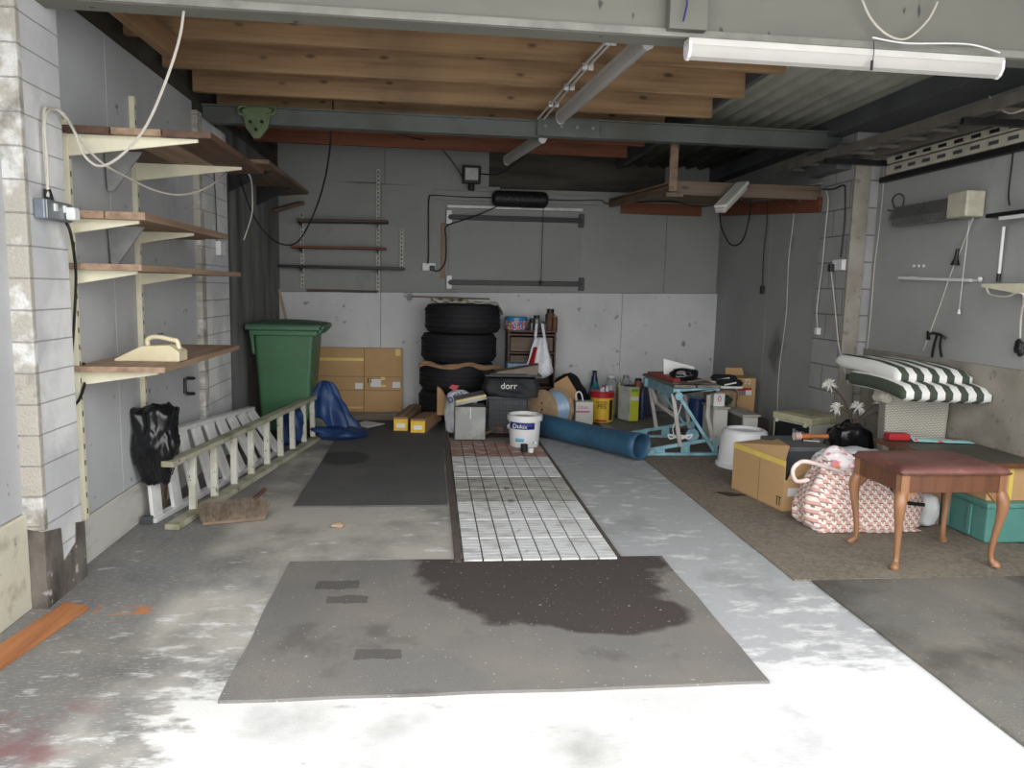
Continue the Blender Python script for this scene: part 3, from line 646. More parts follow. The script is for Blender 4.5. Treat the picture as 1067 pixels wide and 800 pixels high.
wire('cable', [B(571, 208, .06), B(600, 209), B(625, 208.5), B(632, 212), B(652, 211), B(700, 210, .5), B(725, 215, 1.), B(748, 213, 1.6)], .007, BLK, 'black cable running from the heater towards the hanging platform')
wire('cable', [B(402, 136, 2.3), B(432, 144, 1.5), B(455, 150, .8), B(470, 167, .3), B(482, 184, .1)], .006, BLK, 'thin black cable dropping from the roof to the floodlight')
wire('cable', [B(500, 181, .08), B(520, 181, .3), B(540, 168, .8), B(565, 150, 1.3)], .007, BLK, 'black cable curving from the floodlight up to the strip light')
wire('cable', [PY(347, 105, 6.05), PY(346, 130, 6.2), PY(340, 180, 6.8), PY(328, 220, 7.2), PY(312, 250, 7.5), PY(297, 255, 7.5), PY(280, 246, 7.3), PY(262, 220, 6.8), PY(243, 163, 6.2)], .007, BLK, 'long black cable looping from the steel beam down to the corner')
# hanging platform at the back
za = PY(780, 206, 6.3).z
t = thing('hanging_platform', 'dark timber storage platform hung below the roof by the back wall', 'platform', (2.7, 7.4, za))
x0 = PY(697, 200, 6.3).x
for k in range(7):
    xa = x0 + (XR - x0) * k / 7; xb = x0 + (XR - x0) * (k + 1) / 7 - .006
    b = MB(); b.prism([(xa, 6.3, za + .09), (xb, 6.3, za + .09), (xb, YB - .05, PY(640, 209, 8.5).z), (xa, YB - .05, PY(640, 209, 8.5).z)], (0, 0, .02)); part('deck_plank', b, OLDWY, t)
part('front_rail', MB().box(x0, XR - .002, 6.27, 6.31, za, za + .115), OLDW, t, bev=.003)
part('side_rail', MB().bar((x0 + .02, 6.31, za + .04), (x0 + .02, YB - .06, PY(640, 211, 8.5).z - .02), .04, .07), OLDWY, t, bev=.003)
a = PY(693, 148, 6.28); part('hanger_post', MB().box(x0 - .02, x0 + .05, 6.24, 6.275, za + .02, a.z + .1), OLDWY, t, bev=.003)
q = PY(692, 205, 6.25); part('corner_block', MB().box(x0 - .06, x0 + .09, 6.18, 6.3, za - .03, za + .002), OLDW, t, bev=.003)
X0, X1, Z0, Z1 = RY(647, 212, 731, 224, YB - .02)
solo('ledger_board', MB().box(X0, X1, YB - .03, YB - .001, Z0, Z1), REDW, 'reddish brown ledger board fixed to the back wall under the platform', 'board', bev=.003)
a = PX(742, 222, XR - .02); c = PX(856, 196, XR - .02)
solo('ledger_board', MB().bar((XR - .016, YB - .1, a.z), (XR - .016, c.y, za - .045), .03, .13), REDW, 'reddish brown ledger board along the side wall under the platform', 'board', bev=.003)
# ================================================================== LEFT WALL SHELVING
def lshelf(py_px, y0, y1, depth, th, mt, label, br=(3.70, 4.50), top=None, bl=None, boards=2, tri=False):
    """shelf with its near end seen at pixel (x, y) on the wall, cream brackets on two uprights"""
    z_ = PX(py_px[0], py_px[1], XL).z if top is None else top
    t = thing('wall_shelf', label, 'shelf', (XL, y0, z_), group='shelves on the cream uprights')
    w = depth / boards
    for k in range(boards):
        e = [0, .14, .05][k % 3]
        part('shelf_board', MB().box(XL + .012 + k * w, XL + .008 + (k + 1) * w, y0 - .0 + .01 * k, y1 - e, z_ - th, z_), SHELFW if (mt is SHELFT and k == 1) else mt, t, bev=.002)
    bl = bl or depth * .9
    for yb in br:
        part('bracket', MB().prism([(XL + .015, yb - .008, z_ - th), (XL + bl, yb - .008, z_ - th), (XL + bl, yb - .008, z_ - th - .014), (XL + .015, yb - .008, z_ - th - (.10 if bl > .5 else .07))], (0, .016, 0)), CRM, t, bev=.001)
    if tri:
        part('corner_bracket', MB().prism([(XL + .01, 4.12, z_ - th), (XL + .19, 4.12, z_ - th), (XL + .05, 4.12, z_ - th - .2), (XL + .02, 4.12, z_ - th - .2)], (0, .02, 0)), simple('grey board offcut', lin(160, 162, 160), .7), t)
    return t
def LPZ(px_, py_, Y_): return PY(px_, py_, Y_).z
S1 = lshelf((70, 128), 3.64, 4.8, .66, .03, SHELFT, 'dark stained top shelf with exposed planks by the block pier', bl=.6, boards=3, top=LPZ(120, 132, 3.64), tri=True)
S2 = lshelf((75, 218), 3.64, 5.2, .36, .035, SHELFW, 'pine plank shelf at socket height by the block pier', top=LPZ(105, 219.5, 3.64), tri=True)
S3 = lshelf((78, 275), 3.64, 5.45, .34, .03, SHELFW, 'narrow pine shelf level with the eye below the socket', top=LPZ(105, 274.5, 3.64), boards=1)
S4 = lshelf((88, 378), 3.66, 5.05, .42, .028, SHELFW, 'lowest brown shelf carrying the cream hand vacuum', top=LPZ(120, 381, 3.7), br=(3.72,), boards=1)
ZS4 = LPZ(120, 381, 3.7)
for yb, z0_, z1_, lab in ((3.70, zs, 2.12, 'cream steel shelf upright against the block pier'), (4.50, zs, 2.42, 'cream steel shelf upright in the middle of the grey sheet wall')):
    t = thing('shelf_upright', lab, 'shelf upright', (XL, yb, z0_), group='cream uprights on the side wall')
    part('channel', MB().box(XL + .001, XL + .030, yb - .016, yb + .016, z0_, z1_), CRM, t, bev=.002)
    b = MB()
    for k in range(int((z1_ - z0_) / .08)): b.box(XL + .029, XL + .0315, yb - .004, yb + .004, z0_ + .03 + k * .08, z0_ + .055 + k * .08)
    part('slots', b, BLK, t)
# cream hand vacuum
t = thing('hand_vacuum', 'cream handheld vacuum cleaner lying on the lowest shelf', 'hand vacuum', (XL + .22, 3.95, ZS4))
zb = ZS4 + .001; yv = 3.9
xa, xb = PY(119, 376, yv).x, PY(187, 376, yv).x
L_ = xb - xa
b = MB(); ring = []
b.prism([(xa, yv, zb), (xb, yv, zb), (xb + .0, yv, zb + .05), (xb - .05, yv, zb + .085), (xa + .13, yv, zb + .078), (xa + .0, yv, zb + .012)], (0, .13, 0))
part('vacuum_body', b, CRMP, t, bev=.012, seg=3)
part('nozzle', MB().prism([(xa - .005, yv + .01, zb), (xa + .1, yv + .01, zb), (xa + .1, yv + .01, zb + .055), (xa - .005, yv + .01, zb + .01)], (0, .11, 0)), CRMP, t, bev=.004)
hp = [(xa + .14, yv + .065, zb + .078), (xa + .145, yv + .065, zb + .112), (xa + .19, yv + .065, zb + .122), (xb - .055, yv + .065, zb + .108), (xb - .03, yv + .065, zb + .10), (xb - .02, yv + .065, zb + .06)]
part('handle', MB().tube(crom(hp, 6), .012, 10), CRMP, t, smooth=True)
part('switch', MB().box(xb - .12, xb - .10, yv + .05, yv + .08, zb + .134, zb + .142), GREYP, t)
# sooty upper shelf further in
a = PX(243, 158, XL); 
t = thing('wall_shelf', 'dark sooty shelf plank high on the far end of the side wall', 'shelf', (XL, 7.2, 2.25))
part('shelf_board', MB().prism([(XL + .01, 6.1, 2.33), (XL + .42, 6.1, 2.33), (XL + .42, 8.0, 2.33), (XL + .01, 8.3, 2.33)], (0, 0, .03)), OLDWY, t, bev=.003)
for yb in (6.5, 7.5): part('bracket', MB().prism([(XL + .005, yb, 2.33), (XL + .36, yb, 2.33), (XL + .005, yb, 2.15)], (0, .02, 0)), BLKM, t)
# socket on the pier
X_ = PXF
t = thing('metalclad_socket', 'grey metal-clad socket on the block pier with a plug in it', 'socket', (X_, 3.4, 1.7))
y0_, y1_, z0_, z1_ = RX(44, 211, 69, 234, X_)
y0_ = 3.27; y1_ = 3.5
part('back_box', MB().box(X_ + .003, X_ + .048, y0_, y1_, z0_ + .012, z1_ - .0), simple('grey metal box', lin(128, 138, 150), .45, .4), t, bev=.006)
part('face_plate', MB().box(X_ + .048, X_ + .055, y0_ + .005, y1_ - .005, z0_ + .015, z1_ - .004), GALV, t, bev=.003)
for yy in (3.33, 3.41): part('rocker_switch', MB().box(X_ + .055, X_ + .062, yy, yy + .02, z1_ - .045, z1_ - .015), WHT, t)
solo('plug', MB().box(X_ + .0565, X_ + .095, 3.42, 3.475, z0_ + .02, z0_ + .075), WHT, 'white plug pushed into the grey socket on the block pier', 'plug', bev=.008)
# wiring by the pier
LP = lambda px_, py_, x_=X_ + .02: PX(px_, py_, x_)
wire('cable', [PY(193, -4, 3.4), PY(187, 40, 3.4), PY(170, 92, 3.4), PY(150, 135, 3.42), PY(125, 163, 3.44), PY(104, 173, 3.46), PY(88, 162, 3.46), PY(78, 138, 3.45), LP(66, 118), LP(52, 113), LP(46, 116), LP(46, 150), LP(48, 175), LP(50, 205)], .006, CABLEW, 'off-white cable looping down from the lintel to the pier socket')
wire('cable', [LP(50, 205, X_ + .03), LP(49, 170, X_ + .03), LP(46.5, 125, X_ + .03), LP(56, 114), PY(68, 122, 3.5), PY(85, 148, 3.6), PY(108, 171, 3.7), PY(135, 186, 3.9), PY(160, 198, 4.1), PY(186, 203, 4.3), PY(210, 198, 4.5), PY(228, 187, 4.7), PY(242, 174, 4.9)], .006, CABLEW, 'off-white cable sagging under the top shelf towards the back')
solo('cable_sleeve', MB().cyl(LP(49, 197, X_ + .025), LP(52, 212, X_ + .025), .014, .02, 12), BLK, 'black rubber sleeve where the white cables enter the pier socket', 'cable sleeve')
wire('cable', [LP(69, 232, X_ + .04), LP(74, 245, X_ + .05), PX(79, 285, X_ + .0), PX(77, 340, X_ - .02), PX(73, 395, X_ - .02), PX(75, 421, X_ - .02), PX(83, 415, X_ - .02), PX(89, 395, X_ - .03), PX(87, 378, X_ - .03)], .007, BLK, 'black cable hanging in a long loop below the pier socket')
wire('cable', [PY(252, 172, 5.5), PY(261, 185, 5.6), PY(263, 205, 5.8), PY(262, 225, 5.9), PY(254, 250, 6.0)], .005, CABLEW, 'short off-white cable end dangling beyond the top shelf')
wire('cable', [PY(236, 150, 5.0), PY(238, 165, 5.0), PY(236, 178, 5.0), PY(246, 182, 5.2), PY(255, 176, 5.3), PY(258, 183, 5.4)], .007, BLK, 'black cable tied round the far end of the top shelf')
y0_, y1_, z0_, z1_ = RX(219, 251, 233, 266, PXF - .02)
solo('junction_box', MB().box(PXF - .028, PXF + .012, 5.95, 6.1, z0_, z1_), WHT, 'small white junction box on the second block pier', 'junction box', bev=.005)
wire('cable', [PX(226, 251, PXF - .015), PX(225, 215, PXF - .015), PX(223, 180, PXF - .015)], .004, BLK, 'thin wire rising from the small white junction box')
q = [PX(202, 394, XL + .03), PX(196, 394, XL + .03), PX(196, 410, XL + .03), PX(202, 410, XL + .03)]
solo('wall_hook', MB().tube([q[0], q[1]], .012, 8).tube([q[1] - V((.02, 0, 0)), q[2] - V((.02, 0, 0))], .012, 8).tube([q[2], q[3]], .012, 8), BLKM, 'black steel staple hook on the side wall above the ladders', 'hook')
# ================================================================== LEFT FLOOR
# wheelie bin, lid hinge towards the back room side
t = thing('wheelie_bin', 'dark green wheelie bin standing against the side wall', 'wheelie bin', (-1.3, 7.0, 0))
b = MB(); fx0, fx1, fy0, fy1 = -1.58, -1.05, 6.78, 7.34
b._hull([(fx0 + .05, fy0 + .07, .06), (fx1 - .07, fy0 + .07, .06), (fx1 - .07, fy1 - .07, .06), (fx0 + .05, fy1 - .07, .06), (fx0, fy0 + .02, .98), (fx1, fy0 + .02, .98), (fx1, fy1 - .02, .98), (fx0, fy1 - .02, .98)], [(3, 2, 1, 0), (4, 5, 6, 7), (0, 1, 5, 4), (1, 2, 6, 5), (2, 3, 7, 6), (3, 0, 4, 7)])
part('bin_body', b, GREEN, t, bev=.03, seg=3)
part('body_rim', MB().box(fx0 - .03, fx1 + .03, fy0 - .01, fy1 + .01, .945, .995), GREEN, t, bev=.01)
b = MB()
b.sheet(lambda a, c: (fx0 - .055 + (fx1 - fx0 + .12) * a, fy0 - .03 + (fy1 - fy0 + .06) * c, 1.035 + .035 * (math.sin(PI * min(1, max(0, a * 1.02))) ** .5) * (math.sin(PI * c) ** .35 if 0 < c < 1 else 0)), 16, 12, .02)
part('lid', b, GREENL, t, smooth=True)
part('lid_rim', MB().box(fx0 - .06, fx1 + .055, fy0 - .035, fy1 + .035, .995, 1.035), GREENL, t, bev=.008)
part('lid_grip', MB().box(fx0 - .095, fx0 - .05, fy0 + .08, fy1 - .08, .985, 1.02), GREENL, t, bev=.01)
part('handle', MB().tube(crom([(fx1 + .02, fy0 + .05, .96), (fx1 + .06, fy0 + .05, 1.0), (fx1 + .08, fy0 + .07, 1.03), (fx1 + .08, fy1 - .07, 1.03), (fx1 + .06, fy1 - .05, 1.0), (fx1 + .02, fy1 - .05, .96)], 6), .017, 10), GREEN, t, smooth=True)
for yy in (fy0 + .04, fy1 - .1):
    part('wheel', MB().lathe([(0, 0), (.07, 0), (.1, .008), (.1, .042), (.07, .05), (0, .05)], (fx1 + .0, yy, .1), 28, (0, 1, 0)), BLK, t, smooth=True)
part('lid_clip', MB().prism([(fx0 - .02, fy0 - .02, .95), (fx0 + .01, fy0 - .02, .95), (fx0 + .02, fy0 - .02, .78), (fx0 + .0, fy0 - .02, .78)], (0, .02, 0)), GREEN, t, bev=.004)
# stick in the corner
a = PY(287, 334, 7.6); c = PY(270, 301, 8.4)
solo('wooden_stick', MB().cyl((-1.28, 7.9, .0), (-1.655, 8.35, PY(270, 301, 8.35).z), .013), wood('broom stick', lin(190, 160, 130), lin(150, 116, 84), 2, knots=False), 'pale wooden stick leaning in the corner behind the green bin', 'stick', smooth=True)
# wooden ladder lying on edge
A0 = PZ(186, 548); A1 = PZ(345, 449); hN = .37
t = thing('wooden_ladder', 'flaky cream wooden ladder lying on its side on the floor', 'ladder', A0)
dv = (A1 - A0).normalized(); sd = V((-dv.y, dv.x, 0))
lean = sd * .06
up0, up1 = PZ(174, 484, hN), PZ(326, 414, hN)
part('side_rail', MB().bar(A0 + V((0, 0, .018)) - dv * .08, A1 + V((0, 0, .018)), .085, .034), LADR, t, bev=.006)
part('side_rail', MB().bar(up0, up1, .075, .034), LADR, t, bev=.006)
for k in range(9):
    rx_ = (201.5, 223.8, 244.5, 262, 278.6, 292.6, 305, 317, 328)[k]; p = PZ(rx_, 548 - (rx_ - 186) * 99 / 159 - 2); q = PZ(rx_ - 1, 484 - (rx_ - 174) * 70 / 152 + 1, hN - .016)
    if k == 8: q = up1 - dv * .03 - V((0, 0, .016)); p = p - dv * .05
    part('rung', MB().bar(p + V((0, 0, .034)), q - V((0, 0, .0)), .042, .03, up=dv), LADW, t, bev=.004)
# aluminium stepladder behind
B0 = PZ(158, 545); B1 = PZ(292, 471); dv2 = (B1 - B0).normalized(); s2 = V((-dv2.y, dv2.x, 0))
t = thing('aluminium_stepladder', 'dull aluminium stepladder on its side between the wooden ladder and the wall', 'stepladder', B0)
z0_, z1_ = .50, .38
T0 = V((XL + .05, B0.y + .02, z0_)); T1 = V((XL + .22, B1.y - .05, z1_))
b0 = B0 + V((0, 0, .015)); b1 = B1 + V((0, 0, .015))
part('side_rail', MB().bar(b0, b1, .06, .028), ALU, t, bev=.003)
part('side_rail', MB().bar(T0, T1, .06, .028), ALU, t, bev=.003)
for k in range(9):
    f = .03 + k * .118
    p = b0.lerp(b1, f); q = T0.lerp(T1, f)
    part('tread', MB().bar(p + V((0, 0, .014)), q - V((0, 0, .014)), .10, .022, up=s2), ALU, t, bev=.003)
b2 = b0 + V((-.09, .02, 0)) * 1.0; b2.x = max(b2.x, XL + .03)
for f in (.12, .5, .86):
    p = b0.lerp(b1, f) + s2 * .05 + V((0, 0, .01)); q = T0.lerp(T1, f) + V((.0, 0, -.02))
    part('brace', MB().bar(p, q + dv2 * .08, .02, .01, up=s2), RUST if f < .3 else ALU, t)
part('rubber_foot', MB().box(b0.x - .05, b0.x + .01, b0.y - .03, b0.y + .02, 0, .045), GREYP, t, bev=.006)
# black bin bag over its end
q = PY(160, 474, 4.22)
solo('bin_liner', MB().blob((-1.575, 4.40, q.z + .02), (.115, .11, .225), 11, .26, 2.6, 5, .7, taper=.4), GLOSSBLK, 'crumpled black bin liner hanging over the end of the stepladder', 'bin liner', smooth='all')
# broom head
a, c = PZ(211, 549), PZ(277, 543)
t = thing('broom', 'worn brown yard broom lying bristles up beside the wooden ladder', 'broom', a.lerp(c, .5))
dv3 = (c - a).normalized(); s3 = V((-dv3.y, dv3.x, 0)); a += s3 * .04; c += s3 * .04
part('broom_head', MB().bar(a + V((0, 0, .012)), c + V((0, 0, .012)), .06, .02), wood('broom stock', lin(132, 110, 90), lin(96, 78, 60), 0, knots=False), t, bev=.006)
b = MB(); Lb = (c - a).length
for k in range(2000):
    p = a + dv3 * random.uniform(.0, Lb) + s3 * random.uniform(-.03, .03) + V((0, 0, .02))
    e = p + V((random.gauss(0, .016), random.gauss(0, .016), random.uniform(.05, .12)))
    b.tube([p, p.lerp(e, .5) + V((random.gauss(0, .004), random.gauss(0, .004), 0)), e], .0019, 3, False, .0011)
tag(part('bristles', b, BRISTLE, t), kind='stuff')
m0 = a.lerp(c, .5) + s3 * .03 + V((0, 0, .02))
part('handle', MB().cyl(m0, m0 + V((.04, .62, .0)), .013), wood('reddish broom handle', lin(120, 74, 60), lin(84, 50, 40), 1, knots=False), t, smooth=True)
# orange plank
p1, p2, p3, p4 = PZ(93, 634.5), PZ(68, 630.5), PZ(0, 677), PZ(0, 699)
ext = (p4 - p1).normalized()
solo('loose_plank', MB().prism([p1, p2, p2 + ext * 1.1, p1 + ext * 1.1], (0, 0, .016)), PLANK, 'orange-brown stained plank lying on the floor by the block pier', 'plank', bev=.002)
# blue tarpaulin over ladder end
tp = PY(337, 399, 7.0)
t0 = V((-.93, 6.95, 0))
b = MB()
def tarp(u_, v_):
    # fan of folds from a peak
    ang = -2.5 + 2.6 * u_; r_ = .23 * v_ ** .8
    fold = 1 + .26 * math.sin(u_ * 21) * v_ + .3 * noise.noise(V((u_ * 5, v_ * 4, 2)))
    pk = V((tp.x + .0, 7.05, tp.z))
    z_ = tp.z * (1 - v_ ** 1.15) + .012 + .02 * noise.noise(V((u_ * 6, v_ * 5, 0)))
    return (pk.x + (r_ * fold + .05) * math.cos(ang) * (1 if v_ > 0 else .3), pk.y + r_ * fold * .8 * math.sin(ang), max(.008, z_))
b.sheet(tarp, 48, 14, .006)
solo('tarpaulin', b, TARP, 'crumpled blue tarpaulin heaped over the far end of the ladder', 'tarpaulin', smooth='all')
b = MB(); pa, pb = PZ(338, 452), PZ(372, 447)
b.blob((-.86, 6.86, .045), (.24, .2, .07), 5, .5, 2.2, 4, .1, flat=.013)
b.blob((-1.22, 6.56, .17), (.11, .09, .17), 9, .3, 2.2, 4, .4, flat=.001)
solo('tarpaulin', b, TARP, 'low blue tarpaulin fold spread on the floor under the ladder end', 'tarpaulin', smooth='all')
# ================================================================== MATS
def mat_(x0, x1, y0, y1, mt, label, name='floor_mat', cat='mat', th=.012, z=0., seed=1, wob=.008):
    b = MB(); n = 40
    out = []
    for (xa, ya, xb, yb) in ((x0, y0, x1, y0), (x1, y0, x1, y1), (x1, y1, x0, y1), (x0, y1, x0, y0)):
        for k in range(n):
            f = k / n; p = V((xa + (xb - xa) * f, ya + (yb - ya) * f, 0)); w = noise.noise(V((p.x * 3, p.y * 3, seed))) * wob
            out.append(V((p.x + (w if ya != yb else 0), p.y + (w if ya == yb else 0), z)))
    b.prism(out, (0, 0, th)); return solo(name, b, mt, label, cat, base=False)
mat_(-.70, 1.235, 2.412, 3.69, MATBIG, 'large worn grey mat with a damp dark stain in the middle of the floor')
mat_(-.86, .115, 4.66, 7.75, MATD, 'dark charcoal mat running back along the pit beside the ladders', seed=2)
mat_(1.885, 3.36, 1.8, 3.32, MATG, 'grey mat lying flat in front of the wooden stool', seed=3)
mat_(1.80, 3.40, 3.335, 6.9, CARPET, 'brown cord carpet under the stool and boxes', 'carpet', 'carpet', .01, seed=4)
mat_(.18, 1.78, 6.86, 8.48, CARPETB, 'old dark brown carpet under the paint tins and tyres', 'carpet', 'carpet', .01, seed=5)
q = PZ(382, 443); b = MB().prism([PZ(368, 443.5), PZ(381, 440), PZ(401, 443), PZ(383, 447)], (0, 0, .004)); 
bb = solo('paper_sheet', b, PAPER, 'creased white sheet of paper lying on the charcoal mat', 'paper'); bb.location.z = .013
solo('dead_leaf', MB().blob(PZ(352, 549) + V((0, 0, .012)), (.04, .03, .012), 3, .4, 2, 3, 0, flat=.001), simple('dry leaf', lin(190, 160, 128), .8), 'dry tan leaf lying on the bare floor near the charcoal mat', 'leaf', smooth='all')
# pit covers
rows = [461, 469.5, 478, 488.5, 499.5, 513, 526.5, 545, 564.5, 584]
ysr = [PZ(470 + (r_ - 461) * .1, r_).y for r_ in rows]
xl, xr = .175, .985
desc = ['red and white stained pit board next to the metal tin', 'red stained pit board beside the white bucket', 'first white pit board after the red ones', 'second white pit board after the red ones', 'third white pit board after the red ones, dark marked', 'fourth white pit board after the red ones, dull grey green', 'fifth white pit board after the red ones', 'pit board second from the big mat', 'ribbed white pit board next to the big mat']
ysr[-1] = 3.64
for k in range(9):
    y1_, y0_ = ysr[k], ysr[k + 1]
    t = thing('pit_board', desc[k], 'pit cover board', ((xl + xr) / 2, y0_, 0), group='boards covering the inspection pit')
    part('board', MB().box(xl, xr, y0_ + .006, y1_ - .006, .0, .012), PITD, t)
    b = MB(); nc = 8; nr = max(3, int((y1_ - y0_) / .045))
    for c_ in range(nc):
        xa = xl + (xr - xl) * c_ / nc + .004; xb = xl + (xr - xl) * (c_ + 1) / nc - .004
        for r_ in range(nr):
            ya = y0_ + .01 + (y1_ - y0_ - .02) * r_ / nr; yb = y0_ + .01 + (y1_ - y0_ - .02) * (r_ + 1) / nr - .006
            b.box(xa, xb, ya, yb, .012, .021)
    part('ribbed_facing', b, PITR if k in (0, 1) else (PITG if k in (4, 5) else PITW), t)
struct('trim_7', MB().box(xl - .045, xl - .008, 3.64, 7.0, 0, .014).box(xr + .008, xr + .03, 3.64, 6.95, 0, .010), PITD, bev=.002)
# ================================================================== BACK CLUTTER
G = .012                                     # top of the mats
# flattened box leaning on the back wall
t = thing('flat_cardboard_box', 'big flattened brown cardboard box leaning on the back wall by the green bin', 'cardboard box', (-.9, 8.4, 0))
ya = 8.33; X0, X1, Z0, Z1 = RY(316, 363, 419, 425, ya); Z0 = .002
xm = PY(379, 400, ya).x
for x0_, x1_ in ((X0, xm - .002), (xm + .002, X1)):
    part('panel', MB().prism([(x0_, ya, Z0), (x1_, ya, Z0), (x1_, ya + .10, Z1), (x0_, ya + .10, Z1)], (0, .05, 0)), CARD, t, bev=.004)
def onflat(px0, py0, px1, py1, mt, nm):      # stuck flat to the leaning front
    x0_, x1_, z0_, z1_ = RY(px0, py0, px1, py1, ya + .04)
    f = lambda z_: ya + .10 * (z_ - Z0) / (Z1 - Z0) - .002
    part(nm, MB().prism([(x0_, f(z0_), z0_), (x1_, f(z0_), z0_), (x1_, f(z1_), z1_), (x0_, f(z1_), z1_)], (0, .003, 0)), mt, t)
for a in ((320, 373, 379, 376),): onflat(*a, YTAPE, 'tape')
onflat(320, 423, 379, 424.6, YTAPE, 'tape'); onflat(412, 364, 417, 371, YTAPE, 'tape')
for a in ((370, 399, 378, 405), (386, 395, 397, 403), (409, 398, 417, 404)): onflat(*a, PAPER, 'paper_label')
for a in ((397, 392, 401, 396), (397, 401, 402, 403)): onflat(*a, YTAPE, 'tape')
for a in ((324, 394.5, 325, 400), (327, 394.5, 328, 400), (383, 394, 384, 399), (386, 394, 387, 399)): onflat(*a, INK, 'printed_mark')
for yy in (392, 406): onflat(320, yy, 418, yy + .7, CARDD, 'fold_line')
# tyres
def tyre(x0, x1, py_, z, label, first=None):
    yc = 8.0; a, c = PY(x0, py_, yc).x, PY(x1, py_, yc).x; xc = (a + c) / 2; r = .405
    if first: return dup(first, (xc, yc, z), 0.4 * z * 9, label)
    t = thing('tyre', label, 'tyre', (xc, yc, z), group='stacked tyres')
    h = .306; pr = [(r * .60, .05), (r * .62, .015), (r * .78, .0), (r * .93, .012), (r * .985, .05)]
    for k in range(4):
        z0_ = .05 + (h - .1) * (k + .25) / 4.2; dz = .009
        pr += [(r, z0_), (r * .972, z0_ + .002), (r * .972, z0_ + dz), (r, z0_ + dz + .002)]
    pr += [(r * .985, h - .05), (r * .93, h - .012), (r * .78, h), (r * .62, h - .015), (r * .60, h - .05)]
    b = MB(); b.lathe([(p[0], p[1]) for p in pr], (0, 0, 0), 72, close=True)
    part('casing', b, RUB, t, smooth=True, local=True)
    b = MB()
    for k in range(72):
        a_ = 2 * PI * k / 72
        for zz in (.055, h - .075): b.bar((r * .99 * math.cos(a_), r * .99 * math.sin(a_), zz), (r * .99 * math.cos(a_ + .05), r * .99 * math.sin(a_ + .05), zz + .02), .012, .008)
    tag(part('tread_blocks', b, RUB, t, local=True), kind='stuff')
    part('bead_rim', MB().lathe([(r * .585, .05), (r * .60, .045), (r * .60, h - .045), (r * .585, h - .05)], seg=48, close=True), RUB, t, smooth=True, local=True)
    return t
T1_ = tyre(435, 515, 412, G, 'bottom tyre of the stack of four, mostly hidden by the bags')
tyre(436, 516, 388, G + .307, 'third tyre down in the stack of four', T1_)
tyre(438, 518, 361, G + .614, 'second tyre down in the stack of four', T1_)
tyre(442, 522, 332, G + .921, 'top tyre of the stack, under the rags and stick', T1_)
zt = G + .921 + .306
b = MB(); 
def rag(px0, px1, z_, yb, drop, seed, mt, label, name='rag'):
    yb += .3; a, c = PY(px0, 314, yb).x, PY(px1, 314, yb).x
    b = MB(); b.sheet(lambda u_, v_: (a + (c - a) * u_, yb + .22 * v_ + .02 * math.sin(u_ * 9 + seed), z_ + .015 + .09 * abs(noise.noise(V((u_ * 4, v_ * 3, seed)))) - (drop * max(0, (u_ - .86) / .14) if drop else 0)), 30, 8, .006)
    return solo(name, b, mt, label, 'rag', smooth='all')
rag(449, 490, zt, 7.34, 0, 1, simple('rag cloth', lin(196, 184, 160), .9), 'crumpled cream rag on the top tyre under the stick')
b = MB(); a, c = PY(486, 314, 7.66), PY(525, 322, 7.66); xcl = c.x - .0
b.sheet(lambda u_, v_: (a.x + (xcl - a.x) * u_, 7.66 + .26 * v_, zt + .02 - (.12 * max(0, (u_ - .82) / .18) ** 1.6) + .008 * math.sin(u_ * 14 + v_ * 4)), 30, 8, .005)
solo('rag', b, simple('pale rag', lin(214, 208, 190), .9), 'pale strip of cloth drooping over the edge of the top tyre', 'rag', smooth='all')
a, c = PY(429, 312, 7.72), PY(510, 312, 7.8)
solo('flat_stick', MB().bar((a.x, 7.72, zt + .07), (c.x, 7.8, zt + .06), .04, .018), CAB, 'dark flat wooden stick lying across the top tyre', 'stick', bev=.002)
b = MB(); a, c = PY(436, 375, 7.58), PY(522, 380, 7.58)
zc2 = G + .614
b.sheet(lambda u_, v_: (a.x + (c.x - a.x) * u_, 7.57 + .03 * v_ + .02 * math.sin(u_ * 11), zc2 + .045 * (v_ - .5) + .014 * math.sin(u_ * 13) - .015 + .03 * noise.noise(V((u_ * 6, v_ * 2, 3))) - .05 * max(0, u_ - .8)), 36, 5, .006)
solo('cardboard_strip', b, CARDD, 'torn brown cardboard strip squeezed between two tyres', 'cardboard', smooth='all')
# two long slim boxes
def slim(px0, px1, py0, py1, back, label, rot, flap=None):
    a = PZ(px0, py1, G); c = PZ(px1, py1 + 1, G); h = (py1 - py0) * a.y / 770
    w_ = c.x - a.x; t = thing('slim_cardboard_box', label, 'cardboard box', a)
    dx, dy = back
    part('box_body', MB().prism([(a.x, a.y, G + .001), (a.x + w_, a.y - .01, G + .001), (a.x + w_, a.y - .01, G + h), (a.x, a.y, G + h)], (dx, dy, 0)), CARDD, t, bev=.003)
    part('printed_end', MB().prism([(a.x + .004, a.y - .004, G + .006), (a.x + w_ - .004, a.y - .014, G + .006), (a.x + w_ - .004, a.y - .014, G + h * .85), (a.x + .004, a.y - .004, G + h * .85)], (0, .003, 0)), YELL, t)
    part('paper_label', MB().prism([(a.x + w_ * .2, a.y - .012, G + h * .25), (a.x + w_ * .8, a.y - .016, G + h * .25), (a.x + w_ * .8, a.y - .016, G + h * .55), (a.x + w_ * .2, a.y - .012, G + h * .55)], (0, .003, 0)), PAPER, t)
    return a, w_, h, t
a, w_, h, t = slim(410, 425, 434, 449, (.13, .78), 'long slim brown box with yellow end, the one beside the charcoal mat edge', 0)
part('open_flap', MB().bar((a.x + w_ * .6, a.y + .05, G + h + .006), (a.x + w_ * .6 + .11, a.y + .7, G + h + .02), .05, .006), CARDIN, t)
a, w_, h, t = slim(427.5, 443, 436, 451, (.12, .42), 'long slim torn box with yellow end and a raised flap beside the metal tin', 0)
q0, q1 = PY(453, 432, 7.55), PY(466, 405, 7.55)
